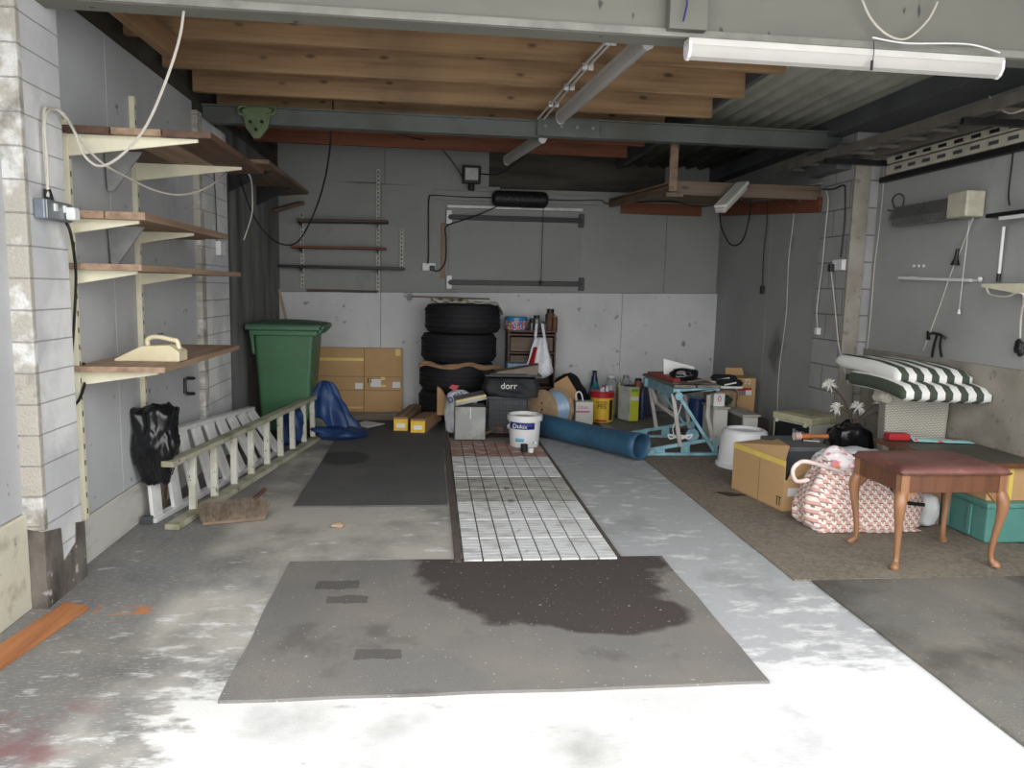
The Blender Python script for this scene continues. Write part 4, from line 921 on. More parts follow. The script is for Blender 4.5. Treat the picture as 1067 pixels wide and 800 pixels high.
part('raised_flap', MB().sheet(lambda u_, v_: (q0.x + .02 + (q1.x - q0.x) * u_ * (1 - .3 * v_ ** 2), 7.28 + .12 * v_, G + h + (.27 * v_) * (1 - .35 * u_ ** 2)), 8, 8, .005), CARD, t, smooth='all')
part('side_flap', MB().prism([(a.x + w_ + .01, a.y + .08, G + .02), (a.x + w_ + .16, a.y + .38, G + .06), (a.x + w_ + .16, a.y + .4, G + h + .02), (a.x + w_ + .01, a.y + .1, G + h)], (.005, .0, 0)), CARDD, t)
# carrier bag beside tin
q = PY(481, 420, 7.12)
t = thing('carrier_bag', 'stuffed white carrier bag with red and blue print behind the metal tin', 'carrier bag', (q.x, 7.12, 0))
part('bag_film', MB().blob((q.x, 7.10, .21), (.155, .10, .21), 5, .22, 1.7, 5, .45, .013), CARR, t, smooth='all')
a = PY(471, 404, 6.97); part('red_print', MB().prism([a + V((-.03, 0, .0)), a + V((.03, 0, -.03)), a + V((.07, 0, .02)), a + V((.0, 0, .03))], (0, .012, 0)), RED, t)
text('bru', .12, PY(474, 413, 6.955), PI / 2, -.5, 0, NAVY, t, 'printed_writing')
# metal tin with lid
X0, X1, _, _ = RY(474, 424, 506, 448, 6.72)
t = thing('metal_tin', 'dented grey metal tin box with a loose lid at the head of the pit', 'tin box', ((X0 + X1) / 2, 6.8, 0))
zt_ = PY(490, 424, 6.72).z
m = Mat('dented tin', lin(140, 142, 138), .5, .35); m.lay(lin(112, 96, 70), 6, .5, .68, amt=.6); m.lay(lin(170, 172, 170), 3, .5, .6, amt=.5, seed=3); TIN = m.m
part('box_body', MB().box(X0, X1, 6.72, 6.97, G + .001, zt_), TIN, t, bev=.006)
part('solder_mark', MB().box((X0 + X1) / 2 - .004, (X0 + X1) / 2 + .008, 6.715, 6.722, zt_ - .11, zt_ - .002), WHTS, t)
part('loose_lid', MB().prism([(X0 + .0, 6.70, zt_ + .006), (X1 + .01, 6.70, zt_ + .075), (X1 - .01, 6.70, zt_ + .125), (X0 + .0, 6.70, zt_ + .065)], (0, .27, 0)), TIN, t, bev=.006)
part('lid_stripe', MB().prism([(X0 + .01, 6.695, zt_ + .045), (X1 + .0, 6.695, zt_ + .105), (X1 + .0, 6.695, zt_ + .118), (X0 + .01, 6.695, zt_ + .058)], (0, .01, 0)), YTAPE, t)
# hammer
a = PY(520, 449, 6.60); hz = .035
t = thing('wooden_mallet', 'small wooden mallet lying beside the white bucket', 'mallet', PZ(519, 453))
c0 = PZ(519, 452); part('mallet_head', MB().bar(c0 + V((-.05, .02, .045)), c0 + V((.06, -.01, .045)), .07, .07), wood('mallet head', lin(120, 84, 66), lin(84, 58, 46), 0, knots=False), t, bev=.01)
part('handle', MB().cyl(c0 + V((-.05, .0, .04)), PZ(500, 456) + V((0, 0, .018)), .014), wood('mallet handle', lin(150, 120, 96), lin(110, 84, 66), 0, knots=False), t, smooth=True)
# plastic stacking crate, black cool bag, cabinet
X0, X1, Z0, Z1 = RY(507, 413, 551, 446, 7.05)
t = thing('mesh_crate', 'dark grey slatted plastic crate under the black zip bag', 'crate', ((X0 + X1) / 2, 7.2, 0))
Z0 = G; 
part('liner', MB().box(X0 + .02, X1 - .02, 7.07, 7.40, Z0 + .01, Z1 - .02), simple('crate contents', lin(80, 84, 88), .6), t)
part('base_tray', MB().box(X0, X1, 7.05, 7.42, Z0, Z0 + .03), GREYP, t, bev=.004)
part('top_rim', MB().box(X0 - .01, X1 + .01, 7.04, 7.43, Z1 - .03, Z1), GREYP, t, bev=.006)
b = MB()
for k in range(14):
    x_ = X0 + (X1 - X0) * k / 13
    b.bar((x_, 7.055, Z0 + .03), (x_, 7.055, Z1 - .03), .008, .006, up=(0, 1, 0))
for k in range(7):
    z_ = Z0 + .04 + (Z1 - Z0 - .08) * k / 6; b.bar((X0, 7.052, z_), (X1, 7.052, z_), .006, .008)
part('lattice_side', b, GREYP, t)
part('front_badge', MB().blob(((X0 + X1) / 2 + .04, 7.045, Z0 + .07), (.045, .01, .03), 1, .05, 1, 3, .3), ALU, t, smooth='all')
zc3 = Z1
X0, X1, Z0, Z1 = RY(502, 393, 567, 418, 7.0)
Z1 = zc3 + .20
t = thing('black_zip_bag', 'black zipped holdall with white lettering on top of the crate', 'holdall', ((X0 + X1) / 2, 7.2, zc3))
b = MB()
b.blob(((X0 + X1) / 2, 7.23, (zc3 + Z1) / 2 - .01), ((X1 - X0) / 2 * .93, .235, (Z1 - zc3) / 2 + .005), 3, .16, 1.6, 5, .62)
part('bag_body', b, simple('black nylon', lin(40, 42, 45), .7, 0, .25, 12, .1), t, smooth='all')
part('flat_lid', MB().box(X0 + .03, X1 - .02, 7.02, 7.42, Z1 - .006, Z1 + .012), simple('grey lid', lin(70, 72, 74), .5), t, bev=.006)
qx = PY(530, 402, 6.98); text('dorr', .085, (qx.x, 6.955, qx.z), PI / 2, 0, 0, PAPER, t, 'printed_writing', .004)
ztp = Z1 + .013
a, c = PY(514, 392, 7.0), PY(566, 392, 7.0)
t = thing('offcut_board', 'greyish brown board offcut lying on the black zip bag', 'board', (a.x, 7.1, ztp))
part('board', MB().prism([(a.x, 7.03, ztp + .001), (c.x - .05, 7.03, ztp + .001), (c.x - .04, 7.03, ztp + .10), (c.x - .17, 7.03, ztp + .075), (a.x + .05, 7.03, ztp + .03)], (.02, .22, 0)), CARDIN, t, bev=.003)
part('black_edge', MB().bar((a.x - .03, 7.015, ztp + .008), (c.x - .16, 7.015, ztp + .008), .02, .012), BLK, t)
# cabinet
X0, X1, Z0, Z1 = RY(529, 346, 579, 392, 8.0)
t = thing('small_cabinet', 'small dark brown open-fronted cabinet standing against the back wall', 'cabinet', ((X0 + X1) / 2, 8.15, 0))
Z0 = G
for x_ in (X0, X1 - .018): part('side_panel', MB().box(x_, x_ + .018, 8.0, 8.32, Z0, Z1), CAB, t, bev=.002)
part('top_panel', MB().box(X0 - .01, X1 + .01, 7.99, 8.33, Z1, Z1 + .018), CAB, t, bev=.002)
part('back_panel', MB().box(X0 + .018, X1 - .018, 8.30, 8.315, Z0, Z1), CAB, t)
zz = [Z1 - .05, Z1 - .22, Z1 - .27, Z1 - .44, Z1 - .5, Z1 - .72]
for z_ in (Z1 - .04, Z1 - .24, Z1 - .42, Z1 - .62, Z0 + .02): part('shelf', MB().box(X0 + .018, X1 - .018, 8.01, 8.30, z_, z_ + .018), CAB, t, bev=.002)
for z0_, z1_ in ((Z1 - .22, Z1 - .06), (Z1 - .40, Z1 - .26)):
    dr = part('drawer', MB().box(X0 + .03, X1 - .03, 8.03, 8.28, z0_ + .008, z1_), OLDW, t, bev=.003)
X0b, X1b, Z0b, Z1b = RY(529, 379, 549, 389, 7.7)
solo('blue_carton', MB().box(X0b, X1b, 7.72, 7.95, G, Z1b), simple('pale blue carton', lin(140, 176, 206), .6, 0, .2), 'pale blue carton squeezed between the tyres and the cabinet', 'carton', bev=.004)
zc4 = Z1 + .019
# sweet tub, jars, jug
def PT(px_, yy): return PY(px_, 340, yy).x
xc = (PT(526, 8.1) + PT(550, 8.1)) / 2; rt = (PT(550, 8.1) - PT(526, 8.1)) / 2
t = thing('sweet_tub', 'round blue sweet tub with colourful print on the small cabinet', 'tub', (xc, 8.12, zc4))
part('tub_body', MB().lathe([(0, 0), (rt * .86, 0), (rt * .93, .10), (0, .10)], (xc, 8.14, zc4), 32), TUBP, t, smooth=True)
part('tub_lid', MB().lathe([(rt * .98, .10), (rt, .10), (rt, .135), (rt * .9, .145), (0, .145), (0, .1)], (xc, 8.14, zc4), 32), simple('blue lid', lin(40, 130, 190), .3), t, smooth=True)
def jar(px_, r_, h_, y_, body, lid, label, name='jar', cap=.3, cat='jar'):
    x_ = PT(px_, y_); t = thing(name, label, cat, (x_, y_, zc4))
    part('glass_body', MB().lathe([(0, 0), (r_, 0), (r_, h_ * (.9 - cap)), (r_ * .7, h_ * (1 - cap)), (0, h_ * (1 - cap))], (x_, y_, zc4), 24), body, t, smooth=True)
    part('lid', MB().lathe([(0, h_ * (1 - cap)), (r_ * .75, h_ * (1 - cap)), (r_ * .75, h_), (0, h_)], (x_, y_, zc4), 24), lid, t, smooth=True)
jar(554, .04, .13, 8.06, simple('dark jar', lin(60, 58, 56), .2), BLK, 'dark jar beside the blue sweet tub')
jar(559, .045, .16, 8.16, simple('murky glass', lin(120, 122, 120), .15), BLKM, 'murky glass jar with a black lid behind the hanging bag', cap=.2)
jar(566.5, .035, .10, 8.04, simple('grey tin', lin(116, 120, 122), .4, .4), GREYP, 'small grey tin between the jar and the rusty can', cap=.25)
jar(573, .055, .235, 8.12, RUST, BLK, 'rusty brown spout can with black cap on the cabinet end', 'oil_can', .18, 'can')
jar(578, .03, .165, 8.05, RUST, simple('tan cap', lin(150, 116, 80), .6), 'thin rusty tube standing beside the rusty can', 'oil_can', .1, 'can')
# hanging carrier bag
cx_ = (PY(549, 365, 7.93).x + PY(575, 365, 7.93).x) / 2
t = thing('carrier_bag', 'white and red carrier bag hanging from the cabinet top', 'carrier bag', (cx_, 7.93, PY(563, 393, 7.93).z))
zb_, zt5 = PY(563, 394, 7.9).z, PY(563, 340, 7.9).z
hz = zt5 - zb_
def bagw(v_): return .055 + .10 * min(1, v_ * 1.25) ** .9
def bagf(u_, v_):
    a_ = 2 * PI * u_; w_ = bagw(v_) * (1 - max(0, v_ - .88) * 5)
    return (cx_ + .0 + w_ * math.cos(a_) + .01 * noise.noise(V((math.cos(a_) * 2, math.sin(a_) * 2, v_ * 5))), 7.90 + (.03 + .05 * v_) * math.sin(a_) * (1 - max(0, v_ - .9) * 5) + .012 * math.sin(a_ * 5 + v_ * 3), zt5 - .12 - (hz - .12) * v_)
part('bag_film', MB().sheet(bagf, 40, 20, .003), CARR, t, smooth='all')
for s_ in (-1, 1): part('handle_strap', MB().sheet(lambda u_, v_: (cx_ + s_ * (.03 + .022 * (1 - u_)) + (v_ - .5) * .03, 7.905 + .08 * u_, zt5 - .14 + .17 * u_), 8, 2, .003), CARR, t, smooth='all')
a = PY(552, 368, 7.82); part('red_print', MB().sheet(lambda u_, v_: (cx_ - .04 - .045 * v_ - .03 * (1 - u_) * (1 + v_) + .045 * u_ * 0, 7.818 + .045 * (1 - u_), zt5 - .22 - .27 * v_), 4, 6, .003), RED, t, smooth='all')
# black jacket heap and brown card behind the reel
q = PY(588, 402, 7.95)
solo('black_jacket', MB().blob((q.x + .06, 8.05, .25), (.22, .16, .25), 8, .22, 1.5, 5, .1, .013, pinch=.35), BLKC, 'heap of black cloth behind the wooden cable reel', 'cloth', smooth='all')
q = PY(587, 405, 7.7)
solo('cardboard_flap', MB().prism([(q.x - .11, 7.70, G), (q.x + .22, 7.70, G), (q.x + .15, 7.74, .34), (q.x + .05, 7.76, .50), (q.x - .09, 7.75, .42)], (0, .006, 0)), CARD, 'brown cardboard flap standing behind the wooden cable reel', 'cardboard', bev=.001)
# reel
c0, c1 = PY(564, 417, 6.80), PY(589, 419, 6.62)
Rr = .205
c0 = V((c0.x, 7.22, G + Rr + .002)); c1 = V((PY(590, 420, 6.6).x, 6.66, G + Rr + .014))
c0.x = PY(565, 417, 7.22).x
c1 = c0 + V((.24, .04, 0)).normalized() * .26; ax = (c1 - c0).normalized()
ax = V((.78, .62, 0)).normalized(); c1 = c0 + ax * .235
t = thing('cable_reel', 'wooden cable reel wound with pale blue hose behind the rolled blue sheet', 'reel', (c0.x, c0.y, 0))
part('flange', MB().lathe([(0, 0), (Rr, 0), (Rr, .014), (0, .014)], c0, 48, ax), PLY, t, bev=.001, smooth=True)
part('flange', MB().lathe([(0, 0), (Rr, 0), (Rr, .014), (0, .014)], c1, 48, ax), PLY, t, bev=.001, smooth=True)
b = MB()
for k in range(13): b.lathe([(Rr * .55, 0), (Rr * .8, 0), (Rr * .83, .0075), (Rr * .8, .015), (Rr * .55, .015)], c0 + ax * (.016 + k * .0166), 40, ax, close=True)
part('wound_hose', b, BLUTUBE, t, smooth=True)
part('axle_hole', MB().cyl(c0 - ax * .002, c0 + ax * .004, .012), BLK, t)
for a_ in (0, 1.9, 3.6): part('flange_hole', MB().cyl(c0 - ax * .002 + V((.05 * math.cos(a_) * .3, 0, .07 * math.sin(a_))), c0 + ax * .004 + V((.05 * math.cos(a_) * .3, 0, .07 * math.sin(a_))), .009), BLK, t)
# rolled blue sheet
r_ = .108
E0, E1 = PZ(549, 451), PZ(652, 481)
E0 = V((E0.x, E0.y + .02, G + r_)); E1 = V((PZ(668, 481).x, PZ(664, 481).y + .0, G + r_ + .01))
dr = (E1 - E0).normalized(); sr = V((-dr.y, dr.x, 0)); E0 = E0 + dr * .0
def roll(u_, v_):
    a_ = -PI / 2 - v_ * 2 * PI * 1.35; rad = (r_ - .0) * (1 - .10 * v_) * (1 + .22 * max(0, u_ - .72) * 3.5 * (1 if math.sin(a_) < 2 else 0) * .5)
    sq = 1 - .12 * u_ * max(0, math.sin(a_))
    p = E0.lerp(E1, u_)
    return p + sr * (rad * math.cos(a_)) + V((0, 0, (rad * sq * math.sin(a_) + (rad - r_))))
b = MB(); b.sheet(roll, 24, 60, .005)
solo('rolled_sheet', b, BLUEM, 'loosely rolled blue rubber sheet lying across the pit end towards the folding bench', 'rolled sheet', smooth='all')
# paint bucket
c0 = PZ(546, 466); c0 = V((c0.x, c0.y, .021)); rb = .150
t = thing('paint_bucket', 'large open white paint bucket with a navy label on the pit boards', 'bucket', c0)
hb = .285
part('bucket_body', MB().lathe([(0, 0), (rb * .84, 0), (rb * .86, .006), (rb * .97, hb), (rb * .93, hb), (rb * .82, .012), (0, .012)], c0, 48), WHT, t, smooth=True)
part('bucket_rim', MB().lathe([(rb * .93, hb - .002), (rb * 1.06, hb - .004), (rb * 1.06, hb - .05), (rb * 1.0, hb - .052), (rb * .96, hb - .05)], c0, 48, close=True), WHT, t, smooth=True)
part('paint_skin', MB().cyl(c0 + V((0, 0, hb - .035)), c0 + V((0, 0, hb - .03)), rb * .92, seg=40), simple('dried paint', lin(196, 190, 178), .6), t)
def curved(r0, a0, a1, z0_, z1_, c_, taper=0., n=16, th=.0015):
    return MB().sheet(lambda u_, v_: (c_.x + (r0 + taper * (z0_ + (z1_ - z0_) * v_)) * math.sin(a0 + (a1 - a0) * u_), c_.y - (r0 + taper * (z0_ + (z1_ - z0_) * v_)) * math.cos(a0 + (a1 - a0) * u_), c_.z + z0_ + (z1_ - z0_) * v_), n, 2, th)
tp_ = rb * .11 / hb
part('navy_label', curved(rb * .865, -1.25, .55, .165, .225, c0, tp_), NAVY, t, smooth='all')
part('pale_label', curved(rb * .865, -.72, -.15, .055, .085, c0, tp_), SKYB, t, smooth='all')
aa = -.42
text('Dulux', .055, (c0.x + (rb * .94) * math.sin(aa), c0.y - rb * .945 * math.cos(aa), c0.z + .192), PI / 2, 0, aa, PAPER, t, 'printed_writing')
part('handle_stub', MB().cyl(c0 + V((rb * .5, -rb * .86, .05)), c0 + V((rb * .54, -rb * .99, .05)), .012), WHT, t)
q = PZ(546, 470.5, .021); solo('black_cup', MB().lathe([(0, 0), (.028, 0), (.032, .065), (.028, .065), (.025, .006), (0, .006)], q + V((0, -.0, 0)), 20), BLK, 'small black plastic cup standing in front of the white bucket', 'cup', smooth=True)
q = PZ(553, 471, .021); solo('white_pot', MB().lathe([(0, 0), (.024, 0), (.026, .035), (0, .04)], q, 20), WHT, 'small white pot beside the black cup by the bucket', 'pot', smooth=True)
# ================================================================== TINS AND BOTTLES
def tx(px_, Y_): return PY(px_, 420, Y_).x
# square white can with pink writing
Y_ = 7.3; X0, X1 = tx(600, Y_), tx(618.5, Y_)
t = thing('square_can', 'square white metal can with a pink and purple label behind the rolled sheet', 'can', ((X0 + X1) / 2, Y_, 0))
hC = PY(609, 419, Y_).z
part('can_body', MB().box(X0, X1, Y_, Y_ + .12, G, hC), WHTS, t, bev=.008)
part('can_top', MB().prism([(X0 + .004, Y_ + .004, hC), (X1 - .004, Y_ + .004, hC), (X1 - .004, Y_ + .116, hC), (X0 + .004, Y_ + .116, hC)], (0, 0, .006)), GALV, t)
part('purple_band', MB().box(X0 + .004, X1 - .035, Y_ - .002, Y_ + .001, hC - .105, hC - .09), PINK, t)
part('yellow_band', MB().box(X0 + .004, X1 - .035, Y_ - .002, Y_ + .001, G + .02, G + .06), YELL, t)
text('ONA', .045, ((X0 + X1) / 2 - .015, Y_ - .003, hC - .055), PI / 2, 0, 0, PINK, t, 'printed_writing')
part('wire_handle', MB().tube(crom([(X0 + .02, Y_ + .06, hC), (X0 + .01, Y_ + .06, hC + .07), (X0 + .04, Y_ + .06, hC + .10), (X0 + .07, Y_ + .06, hC + .07), (X0 + .085, Y_ + .06, hC + .005)], 6), .007, 8), WHT, t, smooth=True)
# yellow tin, red lid
Y_ = 7.62; xc = tx(630, Y_); r_ = (tx(642.5, Y_) - tx(617.5, Y_)) / 2 * .97; c_ = V((xc, Y_ + r_, G))
hC = PY(630, 414, Y_).z
t = thing('yellow_tub', 'yellow printed tub with a bright red lid among the paint tins', 'tub', c_)
part('tub_body', MB().lathe([(0, 0), (r_ * .92, 0), (r_, .01), (r_, hC - G - .005), (0, hC - G - .005)], c_, 36), YELL, t, smooth=True)
part('tub_lid', MB().lathe([(0, hC - G - .005), (r_ * 1.05, hC - G - .01), (r_ * 1.07, hC - G + .045), (r_ * 1.0, hC - G + .055), (0, hC - G + .055)], c_, 36), RED, t, smooth=True)
text('WOOD', .035, (xc - .035, Y_ - .006, hC - .055), PI / 2, 0, -.2, INK, t, 'printed_writing'); text('PES', .065, (xc - .03, Y_ - .006, hC - .10), PI / 2, 0, -.2, INK, t, 'printed_writing')
part('side_print', curved(r_ + .001, .45, .85, .03, hC - G - .03, c_), INK, t)
part('base_print', curved(r_ + .001, -.8, .2, .015, .035, c_), RED, t)
zl_ = hC + .056
for px_, mt, lab, h_ in ((627, PINK, 'pink capped small bottle standing on the red lid', .07), (631.5, WHT, 'white capped small bottle standing on the red lid', .055)):
    x_ = tx(px_, Y_ + .09); t = thing('small_bottle', lab, 'bottle', (x_, Y_ + .09, zl_))
    part('bottle_body', MB().lathe([(0, 0), (.018, 0), (.018, h_ * .5), (.01, h_ * .65), (0, h_ * .65)], (x_, Y_ + .07, zl_), 16), WHT, t, smooth=True)
    part('cap', MB().lathe([(0, h_ * .6), (.012, h_ * .6), (.012, h_), (0, h_)], (x_, Y_ + .07, zl_), 16), mt, t, smooth=True)
solo('paper_tag', MB().prism([(xc - .05, Y_ + .01, zl_ + .004), (xc - .01, Y_ + .0, zl_ + .002), (xc + .0, Y_ + .04, zl_ + .025), (xc - .04, Y_ + .05, zl_ + .03)], (0, 0, .003)), PAPER, 'folded white paper tag on the red tub lid', 'paper')
def bottle(px_, Yb, r_, ytop, mt, cap, label, capc=.12, sh=.62, name='bottle', cat='bottle', neck=.32):
    x_ = tx(px_, Yb); H_ = PY(px_, ytop, Yb).z - G; t = thing(name, label, cat, (x_, Yb, G))
    part('bottle_body', MB().lathe([(0, 0), (r_ * .92, 0), (r_, .012), (r_, H_ * sh), (r_ * .75, H_ * (sh + .14)), (r_ * neck, H_ * (1 - capc)), (0, H_ * (1 - capc))], (x_, Yb, G), 28), mt, t, smooth=True)
    part('cap', MB().lathe([(0, H_ * (1 - capc)), (r_ * neck * 1.1, H_ * (1 - capc)), (r_ * neck * 1.1, H_), (0, H_)], (x_, Yb, G), 18), cap, t, smooth=True)
    return t
bottle(618.5, 8.36, .075, 386, DBLUE, BLK, 'tall dark blue bottle standing against the back wall', .07, .42)
t = bottle(619.5, 8.18, .085, 398, TEALB, TEALB, 'teal plastic bottle in front of the dark blue bottle', .08, .62)
bottle(636, 8.2, .085, 391, GLASS, WHT, 'clear plastic bottle behind the red lidded tub', .05, .7, neck=.5)
bottle(651, 8.25, .075, 391, GLASS, GALV, 'clear glass demijohn behind the beige tin', .06, .6, neck=.4)
bottle(644.5, 8.1, .032, 400, simple('beige tin', lin(170, 150, 118), .4, .3), GALV, 'slim beige tin between the clear bottle and the lime can', .06, .9, name='slim_tin', cat='tin', neck=.6)
X0, X1 = tx(648, 7.8), tx(665, 7.8); hC = PY(656, 403, 7.8).z
t = thing('lime_can', 'rectangular white and lime yellow can on the brown carpet', 'can', ((X0 + X1) / 2, 7.3, 0))
xm = tx(655, 7.8)
b = MB(); P0, P1, P2 = V((X0 - .01, 7.92, G)), V((xm, 7.75, G)), V((X1, 7.77, G)); P3 = P0 + (P2 - P1)
part('can_body', b.prism([P0, P1, P2, P3], (0, 0, hC - G)), simple('pale can side', lin(196, 204, 196), .4), t, bev=.004)
n_ = V((0, -.002, 0)); e = (P2 - P1)
part('lime_label', MB().prism([P1 + e * .04 + n_, P2 - e * .04 + n_, P2 - e * .04 + n_ + V((0, 0, hC - G - .01)), P1 + e * .04 + n_ + V((0, 0, hC - G - .01))], (0, -.002, 0)), LIME, t)
for z0_, z1_, mt in ((hC - .05, hC - .015, simple('green band', lin(120, 170, 70), .5, 0, 0)), (hC - .145, hC - .10, PAPER)):
    part('label_panel', MB().prism([P1 + e * .1 + n_ * 2.5 + V((0, 0, z0_ - G)), P2 - e * .1 + n_ * 2.5 + V((0, 0, z0_ - G)), P2 - e * .1 + n_ * 2.5 + V((0, 0, z1_ - G)), P1 + e * .1 + n_ * 2.5 + V((0, 0, z1_ - G))], (0, -.001, 0)), mt, t)
part('carry_handle', MB().box(X0 + .03, X1 - .03, 7.84, 7.86, hC, hC + .02), BLK, t, bev=.004)
bottle(669, 7.95, .033, 404, simple('blue grey aerosol', lin(74, 84, 120), .35, .3), GREYP, 'blue-grey aerosol can beside the lime yellow can', .14, .78, name='aerosol_can', cat='aerosol', neck=.8)
bottle(664, 8.2, .05, 394, simple('brown tin', lin(150, 84, 60), .5), BLK, 'brown-red tin with black cap behind the lime can', .14, .8, name='brown_tin', cat='tin', neck=.7)
X0, X1 = tx(671, 8.1), tx(684, 8.1)
solo('dark_canister', MB().box(X0, X1, 8.1, 8.3, G, PY(677, 401, 8.1).z), simple('dark blue canister', lin(44, 56, 80), .5), 'tall dark blue canister beside the aerosol under the bench end', 'canister', bev=.012)
# ================================================================== FOLDING WORKBENCH
yn, yf = 6.10, 6.88
t = thing('folding_workbench', 'light blue folding workbench with two clamping jaws', 'workbench', (2.2, 6.45, 0))
G2 = .011
def bp(px_, py_, Y_=yn): return PY(px_, py_, Y_)
for (Y_, xa_, xb_, nm) in ((yn, 671, 747, 0), (yf, 654, 722, 1)):
    zA = .0
    x0_, x1_ = PY(xa_, 470, Y_).x, PY(xb_, 470, Y_).x
    w_ = x1_ - x0_
    # foot beam: tapering plate with two cut-outs made from rails and webs
    part('foot_beam', MB().bar((x0_, Y_, G2 + .012), (x1_, Y_, G2 + .012), .05, .022), LBLUE, t, bev=.003)
    part('foot_top_rail', MB().prism([(x0_, Y_ - .012, G2 + .024), (x0_, Y_ - .012, G2 + .055), (x1_, Y_ - .012, G2 + .165), (x1_, Y_ - .012, G2 + .135)], (0, .024, 0)), LBLUE, t, bev=.002)
    for f0, f1 in ((0, .28), (.5, .62), (.93, 1.0)):
        zt0, zt1 = G2 + .03 + .11 * f0 + .01, G2 + .03 + .11 * f1 + .01
        part('foot_web', MB().prism([(x0_ + w_ * f0, Y_ - .008, G2 + .02), (x0_ + w_ * f1, Y_ - .008, G2 + .02), (x0_ + w_ * f1, Y_ - .008, zt1), (x0_ + w_ * f0, Y_ - .008, zt0)], (0, .016, 0)), LBLUE, t)
    for x_ in (x0_ + .03, x1_ - .03): part('rubber_foot', MB().cyl((x_, Y_, .009), (x_, Y_, G2 + .004), .02), BLK, t)
ALUW = simple('bare worn leg metal', lin(176, 170, 164), .5, .2, .2, 12)
zt_n = PY(710, 407, yn).z - .04
def leg(nm, a, c, mt, w_=.035, h_=.02): part(nm, MB().bar(a, c, h_, w_, up=(1, 0, 0)), mt, t, bev=.003)
zj_ = .56
xL, xR = bp(704, 405).x, bp(747, 405).x
leg('leg', bp(701, 410), V((bp(708, 465).x, yn - .015, .09)), ALUW)
leg('brace', bp(705, 410) + V((0, -.03, 0)), V((bp(742, 472).x, yn - .03, .06)), LBLUE, .028)
leg('leg', bp(738, 411) + V((0, -.01, 0)), bp(737, 435), ALUW); leg('leg', bp(737, 434), V((bp(743, 466).x, yn - .01, .12)), ALUW)
leg('leg', bp(677, 402, yf), V((bp(684, 450, yf).x, yf, .08)), ALUW)
leg('leg', bp(678, 402, yf) + V((0, -.03, 0)), bp(683, 420, yf) + V((0, -.03, 0)), ALUW); leg('leg', bp(683, 419, yf) + V((0, -.03, 0)), bp(706, 436, yf - .1) + V((0, -.03, 0)), ALUW)
leg('brace', bp(684, 402, yf), bp(712, 440, yf), LBLUE, .025)
leg('leg', bp(712, 402, yf), V((bp(718, 450, yf).x, yf, .1)), ALUW)
# top frame and jaws
zt6 = PY(724, 409, yn).z
xA = bp(701, 405).x; xB = bp(749, 405).x
part('end_channel', MB().prism([(xA, yn - .02, zt6 + .0), (xB, yn - .02, zt6 + .02), (xB, yn - .02, zt6 + .045), (xA, yn - .02, zt6 - .0 + .035), (xA, yn - .02, zt6 - .03)], (0, .05, 0)), LBLUE, t, bev=.003)
part('end_channel', MB().box(bp(671, 395, yf).x, bp(716, 395, yf).x, yf - .03, yf + .02, zt6 - .05, zt6 + .035), LBLUE, t, bev=.003)
part('side_channel', MB().bar((xA + .01, yn, zt6 - .005), (bp(673, 395, yf).x + .02, yf, zt6 + .0), .02, .09), LBLUE, t, bev=.003)
part('pivot_plate', MB().cyl((bp(706, 412).x, yn - .045, bp(706, 412).z + .0), (bp(706, 412).x, yn - .02, bp(706, 412).z), .035), LBLUE, t, smooth=True)
part('pivot_plate', MB().cyl((bp(727, 448).x + .0, yn + .12, .16), (bp(727, 448).x, yn + .14, .16), .06), LBLUE, t, smooth=True)
yj0, yj1 = yn - .04, yf + .05; zq = zt6 + .045
x00 = xA - .0; xf0 = bp(671, 390, yf).x
def jaw(f0, f1, mt, h_=.025):
    part('jaw_board', MB().prism([(x00 + (xB - x00) * f0, yj0, zq), (x00 + (xB - x00) * f1, yj0, zq), (xf0 + (.46) * f1, yj1, zq), (xf0 + .46 * f0, yj1, zq)], (0, 0, h_)), mt, t, bev=.003)
GW = wood('grimy jaw timber', lin(124, 114, 106), lin(84, 76, 70), 1)
jaw(0, .46, GW); jaw(.50, 1.0, GW)
part('crank_handle', MB().cyl((xB - .05, yn - .06, zt6 + .015), (xB - .05, yn - .02, zt6 + .015), .012).cyl((xB - .05, yn - .06, zt6 + .015), (xB - .12, yn - .06, zt6 + .005), .007), BLK, t)
zb_ = zq + .026
# things on the bench
q0, q1 = PY(672, 386, 6.8), PY(704, 399, 6.2)
solo('red_tray', MB().prism([(q0.x + .03, 6.82, zb_), (q0.x + .31, 6.84, zb_), (q1.x + .06, 6.25, zb_), (q1.x - .01, 6.22, zb_)], (0, 0, .03)), REDP, 'faded red painted board lying on the folding workbench', 'board', bev=.005)
q = PY(712, 389, 6.45)
t = thing('padded_pouch', 'shiny black padded pouch lying on the folding workbench', 'pouch', (q.x, 6.45, zb_))
part('pouch_body', MB().blob((q.x, 6.42, zb_ + .055), (.125, .09, .054), 4, .14, 2.2, 5, .3), GLOSSBLK, t, smooth='all')
solo('white_folder', MB().prism([(q.x - .13, 6.6, zb_ + .002), (q.x + .17, 6.58, zb_ + .002), (q.x + .16, 6.62, zb_ + .10), (q.x - .13, 6.64, zb_ + .17)], (0, .008, 0)), PAPER, 'white card folder standing behind the black pouch on the bench', 'folder')
